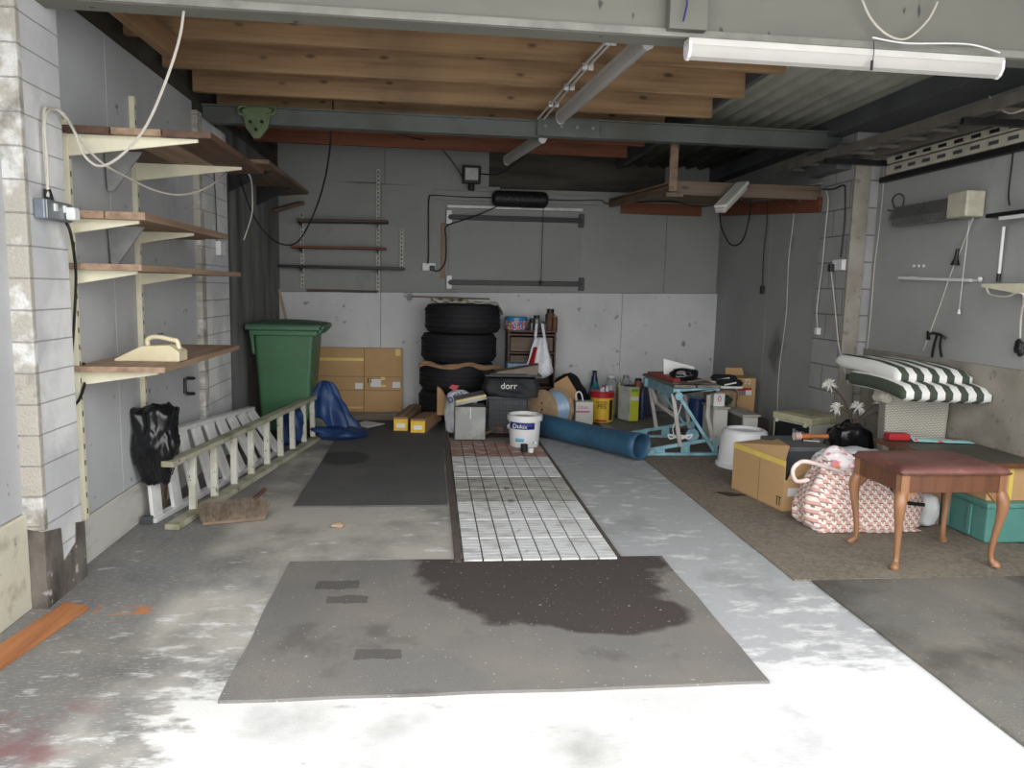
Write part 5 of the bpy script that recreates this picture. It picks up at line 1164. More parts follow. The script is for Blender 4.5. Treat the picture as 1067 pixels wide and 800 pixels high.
for (pa, pb, mt, lab, hh) in (((700, 398), (748, 401), OLDW, 'thin wooden batten lying across the front of the bench top', .012), ((718, 396), (742, 393), ALUW, 'grey metal strip lying on the bench top by the pouch', .008), ((706, 401), (733, 404), CARDIN, 'flat brown slat along the near edge of the bench top', .01)):
    a, c = PZ(pa[0], pa[1], zb_ + .02), PZ(pb[0], pb[1], zb_ + .02)
    a.y = min(max(a.y, 6.1), 6.5); c.y = min(max(c.y, 6.1), 6.5)
    a.x = PY(pa[0], pa[1], a.y).x; c.x = PY(pb[0], pb[1], c.y).x - .02
    solo('slat', MB().bar((a.x, a.y, zb_ + hh / 2 + .002), (c.x, c.y, zb_ + hh / 2 + .002), .035, hh), mt, lab, 'slat', bev=.002)
# white extension lead on the foot
pts = [PY(699 + 6 * math.cos(k * 1.9) + k * 1.3, 455 + 2.5 * math.sin(k * 2.3), yn + .1) for k in range(16)]
wire('extension_lead', pts, .007, WHT, 'bundled white flex hanging inside the folding workbench legs')
wire('cable', [bp(711, 413, 6.2), bp(709, 425, 6.2), bp(704, 438, 6.2), bp(701, 447, 6.2), bp(703, 455, 6.2)], .005, WHT, 'white flex hanging down inside the folding workbench')
# blue drum and grey boxes under/behind the bench
X0, X1 = tx(721, 7.3), tx(733, 7.3)
solo('blue_drum', MB().lathe([(0, 0), (.085, 0), (.09, .02), (.09, .3), (.08, .33), (0, .33)], ((X0 + X1) / 2, 7.3, G2), 28), simple('royal blue plastic', lin(40, 84, 160), .4), 'royal blue plastic drum standing behind the workbench', 'drum', smooth=True)
X0, X1 = tx(703, 7.4), tx(719, 7.4)
solo('grey_carton', MB().box(X0, X1, 7.35, 7.6, 0.0, .36), simple('grey carton', lin(140, 142, 144), .7), 'dull grey carton standing behind the workbench legs', 'carton', bev=.005)
# ================================================================== REAR RIGHT PILE
def unit(px0, px1, ytop, Y_, dep, label, side=None, skew=0.):
    X0, X1 = PY(px0, 440, Y_).x, PY(px1, 440, Y_).x; zt_ = PY((px0 + px1) / 2, ytop, Y_).z
    t = thing('bedside_unit', label, 'cabinet', ((X0 + X1) / 2, Y_ + dep / 2, 0), group='white units by the side wall')
    body = [(X0 + .015, Y_ + .012, G2), (X1 - .015, Y_ + .012, G2), (X1 - .015 + skew, Y_ + dep, G2), (X0 + .015 + skew, Y_ + dep, G2)]
    part('carcass', MB().prism(body, (0, 0, zt_ - G2 - .02)), WHTS, t, bev=.003)
    part('front_panel', MB().box(X0 + .02, X1 - .02, Y_, Y_ + .011, G2 + .01, zt_ - .03), WHTS, t, bev=.003)
    part('top_panel', MB().prism([(X0, Y_ - .01, zt_ - .02), (X1, Y_ - .01, zt_ - .02), (X1 + skew, Y_ + dep + .01, zt_ - .02), (X0 + skew, Y_ + dep + .01, zt_ - .02)], (0, 0, .02)), simple('grey worktop', lin(168, 166, 156), .5), t, bev=.003)
    if side: part('side_panel', MB().prism([(X0 + .006, Y_ + .02, G2 + .01), (X0 + .006 + skew, Y_ + dep - .01, G2 + .01), (X0 + .006 + skew, Y_ + dep - .01, zt_ - .03), (X0 + .006, Y_ + .02, zt_ - .03)], (-.004, 0, 0)), side, t)
    return zt_
zU1 = unit(742, 760, 424, 6.45, .28, 'off-white unit with grey top closest to the folding workbench')
zU2 = unit(773, 792, 432, 6.20, .42, 'off-white unit with a dark side panel behind the white swing bin', simple('dark side', lin(70, 70, 64), .6), 0.)
# white drum/bin upside down
q = PZ(776, 487); rB = .20; yB_ = 5.72; xB_ = PY(776, 450, yB_).x; zB = PY(776, 448, yB_).z + .0
t = thing('white_plastic_bin', 'upturned white plastic bin with a dished base behind the open cardboard box', 'bin', (xB_, yB_, G2))
part('bin_shell', MB().lathe([(rB * 1.06, 0), (rB * 1.1, 0), (rB * 1.1, .02), (rB * 1.02, .03), (rB * .93, zB - .05), (rB * .88, zB - .015), (rB * .78, zB), (rB * .70, zB), (rB * .62, zB - .02), (0, zB - .024)], (xB_, yB_, G2), 44), WHT, t, smooth=True)
# cardboard box with red label
Y_ = 6.95; X0, X1, Z0, Z1 = RY(766, 394, 787, 424, Y_)
t = thing('cardboard_box', 'tall brown cardboard box with red and white label by the side wall', 'cardboard box', ((X0 + X1) / 2, 7.1, 0))
part('box_body', MB().box(X0, X1, Y_, Y_ + .3, G2, Z1), CARD, t, bev=.004)
part('box_flap', MB().prism([(X0 + .005, Y_ + .28, Z1), (X1 - .005, Y_ + .28, Z1), (X1 - .02, Y_ + .30, Z1 + .07), (X0 + .01, Y_ + .30, Z1 + .07)], (0, .005, 0)), CARD, t)
def lab(px0, py0, px1, py1, mt, nm='paper_label', dd_=.002):
    x0_, x1_, z0_, z1_ = RY(px0, py0, px1, py1, Y_ - dd_); part(nm, MB().box(x0_, x1_, Y_ - dd_ - .001, Y_ - .0002, z0_, z1_), mt, t)
lab(769, 404, 783, 407, RED); lab(770, 407, 777, 412, simple('grey label', lin(150, 140, 140), .6)); lab(777, 406.5, 783, 411.5, PAPER, dd_=.004)
text('72', .07, PY(779, 398, Y_ - .004), PI / 2, 0, 0, PAPER, t, 'chalk_number')
# pile on the first unit: paper box, rags, shoes
Y_ = 6.62; X0, X1, Z0, Z1 = RY(738, 409, 749, 424, Y_)
t = thing('tissue_box', 'small white printed carton on the unit beside the bench', 'carton', ((X0 + X1) / 2, Y_, zU1))
part('carton_body', MB().box(X0, X1, 6.48, 6.60, zU1 + .001, PY(743, 410, 6.48).z), PAPER, t, bev=.003)
text('0', .075, ((X0 + X1) / 2, 6.478, zU1 + .07), PI / 2, 0, 0, PINK, t, 'printed_number')
q = PY(762, 412, 6.65)
solo('cloth_bundle', MB().blob((q.x - .04, 6.78, .40), (.16, .12, .13), 6, .3, 1.8, 4, .1), simple('tan cloth', lin(164, 134, 104), .9, 0, .4, 12), 'tan and white bundle of cloth on the units behind the bench', 'cloth', smooth='all')
solo('cloth_bundle', MB().blob((q.x - .10, 6.62, zU1 + .045), (.09, .08, .05), 2, .3, 2, 4, .1), simple('dark green cloth', lin(40, 66, 50), .9), 'dark green cloth bundle on the unit beside the bench', 'cloth', smooth='all')
for k, (px_, py_, lab_) in enumerate(((754, 395, 'black and white trainer shoe on top of the cloth bundle, toe to the bench'), (760, 400, 'second black and white trainer shoe lying against the first'))):
    q = PY(px_, py_, 6.75 - k * .13); t = thing('trainer_shoe', lab_, 'shoe', q + V((0, 0, -.04)), rz=-.3 + .2 * k)
    b = MB(); b.blob((0, 0, .05), (.125, .045, .04), 7 + k, .08, 1.5, 4, .35); part('shoe_upper', b, BLKC, t, smooth='all', local=True)
    b = MB(); b.blob((0, 0, .012), (.135, .05, .014), 1, .02, 1, 3, .5); part('sole', b, WHT, t, smooth='all', local=True)
    part('stripe', MB().bar((-.06, -.046, .035), (.05, -.048, .06), .006, .012), WHT, t, local=True)
# cream-lidded box
Y_ = 5.55
fA, fB, fC = PY(806, 432, 6.0), PY(845, 440, Y_), PY(882, 436, 5.75)
t = thing('lidded_storage_box', 'white storage box with cream lid and black printed front by the side wall', 'storage box', (fB.x, 5.8, 0))
zl0 = fB.z
pA, pB, pC = V((fA.x, 5.95, G2)), V((fB.x, Y_, G2)), V((fC.x, 5.85, G2)); pD = pA + (pC - pB)
pA = V((PY(806, 440, 5.92).x, 5.92, G2)); pC = V((PY(880, 440, 5.68).x, 5.68, G2)); pD = pA + (pC - pB)
if pD.x > XR - .03: pD.x = XR - .05
part('box_body', MB().prism([pA, pB, pC, pD], (0, 0, zl0 - .03 - G2)), WHTS, t, bev=.006)
cn = (pA + pC) / 2
o_ = [cn + (p - cn) * 1.05 for p in (pA, pB, pC, pD)]
for p in o_: p.x = min(p.x, XR - .035)
part('lid', MB().prism([V((p.x, p.y, zl0 - .03)) for p in o_], (0, 0, .06)), simple('cream lid', lin(204, 198, 158), .5), t, bev=.012, seg=3)
i_ = [cn + (p - cn) * .7 for p in (pA, pB, pC, pD)]
part('lid_panel', MB().prism([V((p.x, p.y, zl0 + .028)) for p in i_], (0, 0, .008)), simple('cream lid inner', lin(186, 182, 146), .6), t, bev=.004)
e = (pB - pA); n_ = V((e.y, -e.x, 0)).normalized() * .003
part('black_front', MB().prism([pA + e * .05 + n_ + V((0, 0, .02)), pB - e * .03 + n_ + V((0, 0, .02)), pB - e * .03 + n_ + V((0, 0, zl0 - .05)), pA + e * .05 + n_ + V((0, 0, zl0 - .05))], tuple(n_ * -.8)), BLK, t)
for f0, f1, z0_, z1_ in ((.55, .62, zl0 - .16, zl0 - .09), (.64, .70, zl0 - .16, zl0 - .10), (.72, .9, zl0 - .16, zl0 - .135), (.74, .86, zl0 - .11, zl0 - .10)):
    part('printed_block', MB().prism([pA + e * f0 + n_ * 2 + V((0, 0, z0_)), pA + e * f1 + n_ * 2 + V((0, 0, z0_)), pA + e * f1 + n_ * 2 + V((0, 0, z1_)), pA + e * f0 + n_ * 2 + V((0, 0, z1_))], tuple(n_ * -.9)), simple('grey print', lin(130, 134, 144), .6, 0, 0), t)
for f in (.08, .85): 
    p = pA + e * f; part('lid_latch', MB().box(p.x - .02, p.x + .03, p.y - .025, p.y, zl0 - .05, zl0 - .01), simple('latch', lin(200, 196, 170), .5), t, bev=.004)
# dark books/items between unit and storage box
q = PZ(800, 462)
solo('dark_carton', MB().box(2.88, 3.02, 6.25, 6.5, G2, .30), simple('dark brown carton', lin(58, 50, 48), .8), 'dark low carton in the gap beside the cream-lidded box', 'carton', bev=.004)
# black bag with flowers
q = PY(893, 445, 4.95)
t = thing('bin_liner', 'black bin liner bundle holding white artificial flowers by the wicker basket', 'bin liner', (q.x, 5.0, 0))
part('bag_film', MB().blob((q.x, 5.05, .26), (.165, .15, .25), 21, .2, 1.7, 5, .3, .012), GLOSSBLK, t, smooth='all')
stemM = simple('brown flower stem', lin(96, 80, 70), .9); petM = simple('white petals', lin(226, 224, 216), .8, 0, .1)
base = V((q.x + .01, 5.03, .48))
for (px_, py_, lab_, r_) in ((865, 401, 'tallest spiky white artificial flower leaning away from the basket', .055), (872, 425, 'low spiky white artificial flower above the cream-lidded box', .05), (894, 424, 'spiky white artificial flower above the middle of the black liner', .055), (915, 420, 'spiky white artificial flower against the wicker basket corner', .045), (922, 429, 'smallest spiky white artificial flower in front of the basket', .04)):
    p = PY(px_, py_, 4.92); t = thing('artificial_flower', lab_, 'flower', base, group='white artificial flowers')
    part('stem', MB().tube(crom([base, base.lerp(p, .5) + V((.02, 0, .03)), p], 6), .006, 6), stemM, t, smooth=True)
    b = MB(); dr_ = (p - base).normalized()
    for k in range(46):
        v_ = V((random.gauss(0, 1), random.gauss(0, 1), random.gauss(0, 1))).normalized(); v_ = (v_ + dr_ * .75).normalized()
        b.tube([p, p + v_ * r_ * .6 + V((0, 0, .0)), p + v_ * r_ - V((0, 0, .008))], [.0035, .003, .0012], 4, False)
    part('petals', b, petM, t)
# wicker basket
Yw = 4.60; X0, X1 = PY(921, 440, Yw + .1).x, PY(989, 440, Yw).x; zW = PY(950, 409, Yw).z
t = thing('wicker_basket', 'tall white wicker laundry basket with a cushion on top', 'basket', ((X0 + X1) / 2, Yw + .2, 0))
sv = V((.06, .18, 0)); wl_ = V((X0, Yw + .1, 0)); wr_ = V((X1, Yw, 0))
cw = (wl_ + wr_ + sv) / 2; wq = [wl_, wr_, wr_ + sv, wl_ + sv]
b = MB(); b._hull([cw + (p - cw) * .9 + V((0, 0, G2)) for p in wq] + [p + V((0, 0, zW)) for p in wq], [(3, 2, 1, 0), (4, 5, 6, 7), (0, 1, 5, 4), (1, 2, 6, 5), (2, 3, 7, 6), (3, 0, 4, 7)])
part('woven_body', b, WICK, t, bev=.02, seg=3)
b = MB()
for k in range(3):
    for p, q_ in zip(wq, wq[1:] + wq[:1]): b.tube([p + V((0, 0, zW - .012 * k)), q_ + V((0, 0, zW - .012 * k))], .009, 8)
part('plaited_rim', b, WHTS, t, smooth=True)
part('lining_cloth', MB().blob((X0 - .0, Yw + .14, zW - .045), (.05, .08, .05), 3, .3, 2, 4, .2), simple('cream lining', lin(214, 208, 190), .9), t, smooth='all')
# striped cushions folded in layers
zcs = zW + .01
cxs0, cxs1 = PY(894, 400, 4.86).x, PY(1026, 400, 4.36).x
cxs1 = min(cxs1, XN - .04)
def layer(name, x0_, x1_, y0_, y1_, z0_, th, tilt, label, seed):
    t = thing(name, label, 'cushion', ((x0_ + x1_) / 2, (y0_ + y1_) / 2, z0_), group='striped lounger cushions')
    b = MB(); NU, NV = 30, 14
    def top(u_, v_, s_):
        eu = min(u_, 1 - u_) * (x1_ - x0_); ev = min(v_, 1 - v_) * (y1_ - y0_)
        k = min(1, (min(eu, ev) / .045)) ; k = math.sqrt(max(0, 1 - (1 - k) ** 2))
        ln = th / 2 * (.4 + .6 * k)
        z_ = z0_ + th / 2 - tilt * (u_ - .2) * (x1_ - x0_) - .035 * max(0, 1 - v_ * 2.2) ** 1.5 + .006 * noise.noise(V((u_ * 4, v_ * 4, seed)))
        return (x0_ + (x1_ - x0_) * u_, y0_ + (y1_ - y0_) * v_, z_ + s_ * ln)
    t_ = [[b.bm.verts.new(top(i / NU, j / NV, 1)) for j in range(NV + 1)] for i in range(NU + 1)]
    u__ = [[b.bm.verts.new(top(i / NU, j / NV, -1)) for j in range(NV + 1)] for i in range(NU + 1)]
    for i in range(NU):
        for j in range(NV):
            b.bm.faces.new((t_[i][j], t_[i + 1][j], t_[i + 1][j + 1], t_[i][j + 1])); b.bm.faces.new((u__[i][j], u__[i][j + 1], u__[i + 1][j + 1], u__[i + 1][j]))
    for i in range(NU):
        for j in (0, NV): b.bm.faces.new((t_[i][j], u__[i][j], u__[i + 1][j], t_[i + 1][j]))
    for j in range(NV):
        for i in (0, NU): b.bm.faces.new((t_[i][j], t_[i][j + 1], u__[i][j + 1], u__[i][j]))
    part('cover', b, STR, t, smooth='all'); return t
layer('striped_cushion', cxs0 - .06, cxs1 + .03, 4.26, 4.92, zcs + .001, .105, .03, 'lower green and white striped lounger cushion on the wicker basket', 1)
layer('striped_cushion', cxs0 - .03, cxs1 - .03, 4.38, 5.14, zcs + .100, .10, .03, 'upper green and white striped lounger cushion, topmost on the wicker basket', 5)
# ================================================================== FRONT RIGHT PILE
# open cardboard box
K0, K1 = PZ(762, 508, G2), PZ(815, 533, G2)
hB = .335
K2 = K1 + V((.42, .07, 0)); K3 = K0 + V((.42, .07, 0))
t = thing('open_cardboard_box', 'open brown cardboard box with yellow tape standing beside the woven print bag', 'cardboard box', K1)
wl = .006
def wall4(a, c, h_, nm, off):
    a, c = V(a), V(c); n_ = V((-(c - a).y, (c - a).x, 0)).normalized() * wl * off
    return part(nm, MB().prism([a, c, c + V((0, 0, h_)), a + V((0, 0, h_))], n_), CARD, t, bev=.0015)
wall4(K1, K0, hB, 'side_panel', -1); wall4(K1, K2, hB * .62, 'end_panel', 1); wall4(K0, K3, hB, 'end_panel', -1); wall4(K3, K2, hB, 'side_panel', 1)
part('base_panel', MB().prism([K0, K1, K2, K3], (0, 0, .006)), CARD, t)
e = K0 - K1; nL = V((-e.y, e.x, 0)).normalized() * (.0015)
if nL.x > 0: nL = -nL
up = V((0, 0, 1))
part('tape', MB().prism([K1 + nL + up * (hB - .035), K0 + nL + up * (hB - .035), K0 + nL + up * (hB + .001), K1 + nL + up * (hB + .001)], tuple(nL)), YTAPE, t)
# raised flaps
f0 = K0 + up * hB; f1 = K1 + up * hB
part('raised_flap', MB().prism([f0 + V((.0, -.0, .0)), f0 + V((.30, -.03, .045)), f1 + V((.02, .0, .10)), f1 + V((.005, .01, 0.0))], (0, .005, 0)), CARD, t)
g0 = K1 + up * (hB * .62)
part('end_flap', MB().prism([g0 + V((.02, .0, 0)), g0 + V((.40, .06, 0)), g0 + V((.34, -.02, .14)), g0 + V((.12, -.02, .135)), g0 + V((.06, -.01, .10))], (0, .005, 0)), CARD, t)
for f in (.05, .095): part('printed_mark', MB().prism([K1 + e * f + nL + up * .03, K1 + e * (f + .012) + nL + up * .03, K1 + e * (f + .012) + nL + up * .085, K1 + e * f + nL + up * .085], tuple(nL)), INK, t)
part('printed_mark', MB().prism([K1 + e * .03 + nL + up * .085, K1 + e * .125 + nL + up * .085, K1 + e * .125 + nL + up * .09, K1 + e * .03 + nL + up * .09], tuple(nL)), INK, t)
e2 = (K2 - K1).normalized(); n2 = V((e2.y, -e2.x, 0)) * .002
part('paper_label', MB().prism([K1 + e2 * .03 + n2 + up * .10, K1 + e2 * .13 + n2 + up * .10, K1 + e2 * .13 + n2 + up * .155, K1 + e2 * .03 + n2 + up * .155], tuple(n2)), PAPER, t)
for f, mt in ((.45, CARDD),): part('fold_line', MB().prism([K1 + e * f + nL, K1 + e * (f + .01) + nL, K1 + e * (f + .01) + nL + up * (hB - .04), K1 + e * f + nL + up * (hB - .04)], tuple(nL * .5)), mt, t)
# dark floor litter beside it
solo('black_offcut', MB().prism([PZ(747, 513, .012), PZ(758, 513, .012), PZ(777, 516, .012), PZ(760, 517, .012)], (0, 0, .004)), BLK, 'flat black plastic offcut on the carpet beside the open box', 'offcut')
# grey crate behind
X0, X1 = 2.37, 2.70; zC = .40
t = thing('grey_crate', 'dark grey plastic crate standing inside the open cardboard box', 'crate', ((X0 + X1) / 2, 4.95, 0))
part('crate_body', MB().box(X0 + .01, X1 - .01, 4.63, 5.02, G2 + .008, zC - .03, .02, .02), GREYP, t, bev=.01)
part('crate_rim', MB().box(X0, X1, 4.62, 5.03, zC - .035, zC), simple('grey crate rim', lin(90, 94, 96), .6), t, bev=.008)
t = thing('hand_tool', 'orange handled tool with a red striped end lying on the grey crate', 'hand tool', (X0 + .1, 4.85, zC))
a, c = PY(827, 459, 4.85), PY(862, 459, 4.85); a.z = c.z = zC + .03
mt = Mat('red white striped end', lin(220, 210, 200), .5); f = mt.math('FRACT', mt.math('MULTIPLY', mt.xyz()[0], 70)); mt.mix(mt.math('GREATER_THAN', f, .5), lin(180, 60, 56))
part('striped_end', MB().cyl(a, a + V((.045, 0, 0)), .028), mt.m, t, smooth=True)
part('handle', MB().tube([a + V((.045, 0, 0)), a + V((.1, 0, 0)), a + V((.16, 0, 0)), c], [.016, .021, .014, .017], 12), simple('orange lacquer', lin(206, 120, 60), .35), t, smooth=True)
part('pale_strap', MB().bar((a.x + .06, 4.83, zC + .006), (a.x + .16, 4.79, zC + .006), .02, .006), WHTS, t)
# basket-weave print bag
t = thing('woven_print_bag', 'large bulging carrier bag with pink and white weave print behind the stool', 'bag', (2.5, 4.1, 0))
cxb, cyb = 2.62, 4.17; bw, bd, bh = .365, .18, .40
def bag(u_, v_):
    a_ = 2 * PI * u_; ca, sa = math.cos(a_), math.sin(a_)
    ex_ = .55; sx_ = math.copysign(abs(ca) ** ex_, ca); sy_ = math.copysign(abs(sa) ** ex_, sa)
    prof = (1.0 + .04 * math.sin(v_ * 3)) * (1 - .10 * v_ ** 1.5) * (1 if v_ > .04 else .94)
    if sx_ < 0: prof *= (1 - .30 * max(0, v_ - .35))
    w_ = noise.noise(V((sx_ * 1.7, sy_ * 1.7, v_ * 3.2))) * .035
    return (cxb + (bw * sx_) * prof + w_, cyb + (bd * sy_) * prof + w_ * .7, G2 + .004 + bh * v_ + .02 * v_ * math.sin(a_ * 2 + 1))
part('bag_body', MB().sheet(bag, 80, 26, .004), WEAVE, t, smooth='all')
part('bag_base', MB().box(cxb - bw * .9, cxb + bw * .9, cyb - bd * .85, cyb + bd * .85, G2 + .001, G2 + .01), WEAVE, t, bev=.003)
hx = PY(828, 490, 4.02)
part('handle', MB().tube(crom([(cxb - bw * .55, cyb - bd * .8, bh - .02), PY(842, 481, 4.0), PY(830, 484, 3.98), PY(826, 492, 3.98), PY(830, 501, 3.98), PY(842, 500, 4.0)], 8), .012, 10), simple('pale pink handle', lin(232, 208, 200), .5), t, smooth=True)
part('dark_strap', MB().tube(crom([(cxb + .08, cyb - bd - .02, .30), (cxb + .16, cyb - bd - .04, .22), (cxb + .28, cyb - bd - .04, .20)], 6), .012, 6), BLKC, t, smooth=True)
q = PY(876, 472, 4.1)
solo('floral_cloth', MB().blob((q.x + .03, 4.17, bh + .02), (.14, .15, .08), 9, .28, 1.6, 5, .1, pinch=.3), FLORAL, 'crumpled pink floral cloth stuffed in the top of the woven print bag', 'cloth', smooth='all')
solo('polythene_bag', MB().blob((3.03, 4.14, .12), (.06, .10, .11), 5, .2, 1.8, 4, .3, .012), POLY, 'small frosted polythene bag between the print bag and turquoise crate', 'plastic bag', smooth='all')
# turquoise crate, carton, folding board
X0 = PZ(1028, 567, G2).x; Yc = PZ(1028, 567, G2).y
t = thing('turquoise_crate', 'turquoise plastic storage crate against the side wall behind the stool', 'storage crate', (3.2, 4.0, 0))
hT = .255
part('crate_body', MB().box(X0 - .015, XN - .025, Yc, Yc + .62, G2, hT - .03, .015, .015), TEAL, t, bev=.012, seg=3)
part('crate_rim', MB().box(X0 - .03, XN - .02, Yc - .015, Yc + .635, hT - .03, hT), TEAL, t, bev=.008)
for yy in (.12, .3, .48): part('moulded_rib', MB().box(X0 - .022, X0 - .012, Yc + yy, Yc + yy + .03, G2 + .02, hT - .035), TEAL, t, bev=.003)
X0c = PY(1010, 500, 3.95).x
zc7 = PY(1050, 486, 3.85).z
t = thing('small_carton', 'brown cardboard carton with yellow tape on the turquoise crate', 'cardboard box', (3.3, 4.1, hT))
part('carton_body', MB().box(X0 + .0, XN - .03, Yc + .04, Yc + .5, hT + .001, zc7), CARD, t, bev=.003)
part('tape', MB().box(X0 + .13, X0 + .155, Yc + .037, Yc + .041, hT + .002, zc7 - .002), YTAPE, t)
for x_ in (.03, .05): part('printed_mark', MB().box(X0 + x_, X0 + x_ + .004, Yc + .037, Yc + .041, hT + .05, hT + .10), INK, t)
za_ = zc7 + .001
xl_ = 2.55
t = thing('folding_table_top', 'folded games table with dark baize top and mahogany edge lying on the cartons', 'table', (3.1, 4.2, za_))
pa, pb, pc, pd = V((2.92, Yc - .0, za_)), V((XN - .025, Yc - .0, za_)), V((XN - .025, 4.52, za_)), V((2.92, 4.52, za_))
part('wood_edge', MB().prism([pa, pb, pc, pd], (0, 0, .03)), WALNUT, t, bev=.004)
part('baize_panel', MB().prism([pa + V((.035, .035, .03)), pb + V((-.03, .035, .03)), pc + V((-.03, -.035, .03)), pd + V((.035, -.035, .03))], (0, 0, .003)), DGREEN, t)
solo('support_carton', MB().box(2.98, X0 - .035, 4.15, 4.45, G2, za_ - .002), CARDD, 'plain brown carton supporting the folded games table beside the turquoise crate', 'cardboard box', bev=.003)
# grey plastic wrapped panel behind stool
q0, q1 = PY(893, 462, 4.35), PY(968, 468, 4.35)
solo('wrapped_board', MB().blob(((q0.x + 2.88) / 2, 4.47, .22), ((2.86 - q0.x) / 2 + .05, .10, .215), 4, .08, 2, 5, .8, .012), POLY, 'board wrapped in grey polythene behind the stool', 'wrapped board', smooth='all')
q0, q1 = PY(938, 456, 4.2), PY(1024, 456, 4.55); zr = za_ + .034
t = thing('gift_wrap_roll', 'flattened teal floral wrapping roll with a red end on the games table', 'wrapping paper', (q0.x, 4.3, zr))
za2 = zr + .001
part('wrap_body', MB().sheet(lambda u_, v_: (3.09 + .38 * u_, 4.36 + .10 * v_ - .06 * u_, za2 + .018 * math.sin(PI * v_) * (1 - .6 * u_) + .005), 12, 8, .004), FLOR2, t, smooth='all')
part('red_end', MB().bar((2.95, 4.44, za2 + .024), (3.09, 4.43, za2 + .024), .08, .045), RED, t, bev=.01)
# stool
sx0, sx1, sy0, sy1 = 2.385, 2.975, 3.43, 3.86
zS = PY(968, 489, 3.43).z
t = thing('wooden_stool', 'mahogany dressing stool with oxblood padded seat and cabriole legs', 'stool', ((sx0 + sx1) / 2, (sy0 + sy1) / 2, G2))
def pad(u_, v_):
    eu, ev = min(u_, 1 - u_), min(v_, 1 - v_); k = min(1, min(eu * 9, ev * 7)); k = math.sqrt(max(0, 1 - (1 - k) ** 2))
    return (sx0 - .01 + (sx1 - sx0 + .02) * u_, sy0 - .01 + (sy1 - sy0 + .02) * v_, zS - .022 + .030 * k)
part('padded_seat', MB().sheet(pad, 28, 20, .008), LEATHER, t, smooth='all')
part('seat_base', MB().box(sx0 - .008, sx1 + .008, sy0 - .008, sy1 + .008, zS - .032, zS - .020), WALNUT, t, bev=.004)
zr0, zr1 = zS - .125, zS - .033
part('apron', MB().box(sx0 + .03, sx1 - .03, sy0 + .008, sy0 + .026, zr0, zr1), WALNUT, t, bev=.002); part('apron', MB().box(sx0 + .03, sx1 - .03, sy1 - .026, sy1 - .008, zr0, zr1), WALNUT, t, bev=.002)
part('apron', MB().box(sx0 + .008, sx0 + .026, sy0 + .03, sy1 - .03, zr0, zr1), WALNUT, t, bev=.002); part('apron', MB().box(sx1 - .026, sx1 - .008, sy0 + .03, sy1 - .03, zr0, zr1), WALNUT, t, bev=.002)
for ix, iy in ((0, 0), (1, 0), (0, 1), (1, 1)):
    cx0, cy0 = (sx0 + .024 if ix == 0 else sx1 - .024), (sy0 + .024 if iy == 0 else sy1 - .024)
    ox, oy = (-1 if ix == 0 else 1), (-1 if iy == 0 else 1)
    b = MB(); b.box(cx0 - .022, cx0 + .022, cy0 - .022, cy0 + .022, zr0 - .005, zr1)
    h_ = zr0 - G2
    spine = [(0.0, h_ + .002, .024), (.010, h_ * .93, .031), (.016, h_ * .82, .029), (.010, h_ * .62, .021), (.0, h_ * .4, .0165), (-.006, h_ * .2, .0145), (-.002, h_ * .09, .015), (.010, h_ * .045, .022), (.014, h_ * .02, .024), (.013, 0.002, .017)]
    pts = crom([(cx0 + ox * s_[0], cy0 + oy * s_[0], G2 + s_[1]) for s_ in spine], 4); rad = [q_.x for q_ in crom([(s_[2], 0, 0) for s_ in spine], 4)]
    b.tube(pts, rad, 14)
    # knee brackets under the apron
    for dx_, dy_ in ((-ox, 0), (0, -oy)):
        b.prism([(cx0 + dx_ * .018 - dy_ * .008, cy0 + dy_ * .018 - dx_ * .008, zr0), (cx0 + dx_ * .075 - dy_ * .008, cy0 + dy_ * .075 - dx_ * .008, zr0), (cx0 + dx_ * .02 - dy_ * .008, cy0 + dy_ * .02 - dx_ * .008, zr0 - .06)], (dy_ * .016, dx_ * .016, 0))
    part('leg', b, WALNUTL, t, smooth=True)
# ================================================================== RIGHT WALL FITTINGS
W_ = XN - .001
RP = lambda px_, py_, d_=.01: PX(px_, py_, XN - d_)
# socket on pier
q, e_, n_ = socket('wall_socket', 873, 276, XR - .065, 'white double socket on the grey block pier of the side wall')
qq = PX(866, 279, XR - .09); solo('plug', MB().box(qq.x - .02, qq.x + .018, qq.y - .025, qq.y + .025, qq.z - .03, qq.z + .03), BLK, 'black plug in the pier socket of the side wall', 'plug', bev=.008)
PW = lambda px_, py_, d_=.06: PX(px_, py_, XR - d_)
wire('cable', [PW(866, 283, .1), PW(868, 300), PW(871, 330), PW(874, 360), PW(880, 385), PW(884, 400)], .005, CABLEW, 'off-white flex hanging down from the black pier plug')
wire('cable', [PW(861, 199), PW(863, 210), PW(860, 240), PW(857, 275), PW(853, 305), PW(851, 325), PW(852, 342)], .005, CABLEW, 'off-white flex with a loose plug hanging beside the pier')
qq = PW(852, 345); solo('plug', MB().box(qq.x - .02, qq.x + .02, qq.y - .025, qq.y + .025, qq.z - .03, qq.z + .03), WHT, 'white loose plug dangling beside the pier', 'plug', bev=.008)
wire('cable', [PW(857, 197), PW(868, 197), PW(879, 193), PW(880.5, 200), PW(880, 230), PW(876, 268)], .006, BLK, 'black cable clipped down the pier to its white socket')
wire('cable', [PW(762, 208, .1), PW(790, 200, .03), PW(810, 197, .03), PW(826, 199, .02), PW(827, 225, .02), PW(822, 270, .02), PW(819, 330, .02), PW(812, 385, .02), PW(810, 430, .02)], .005, CABLEW, 'long off-white cable hanging down the rear side wall')
wire('cable', [PW(833, 210, .03), PW(839, 200, .03), PW(846, 193, .05), PW(857, 191, .05)], .005, CABLEW, 'short off-white cable crossing the reddish ledger to the pier')
wire('cable', [PW(800, 210, .03), PW(799, 235, .03), PW(796, 262, .03), PW(794.5, 300, .03)], .006, BLK, 'black hanging cable with an inline switch on the rear side wall')
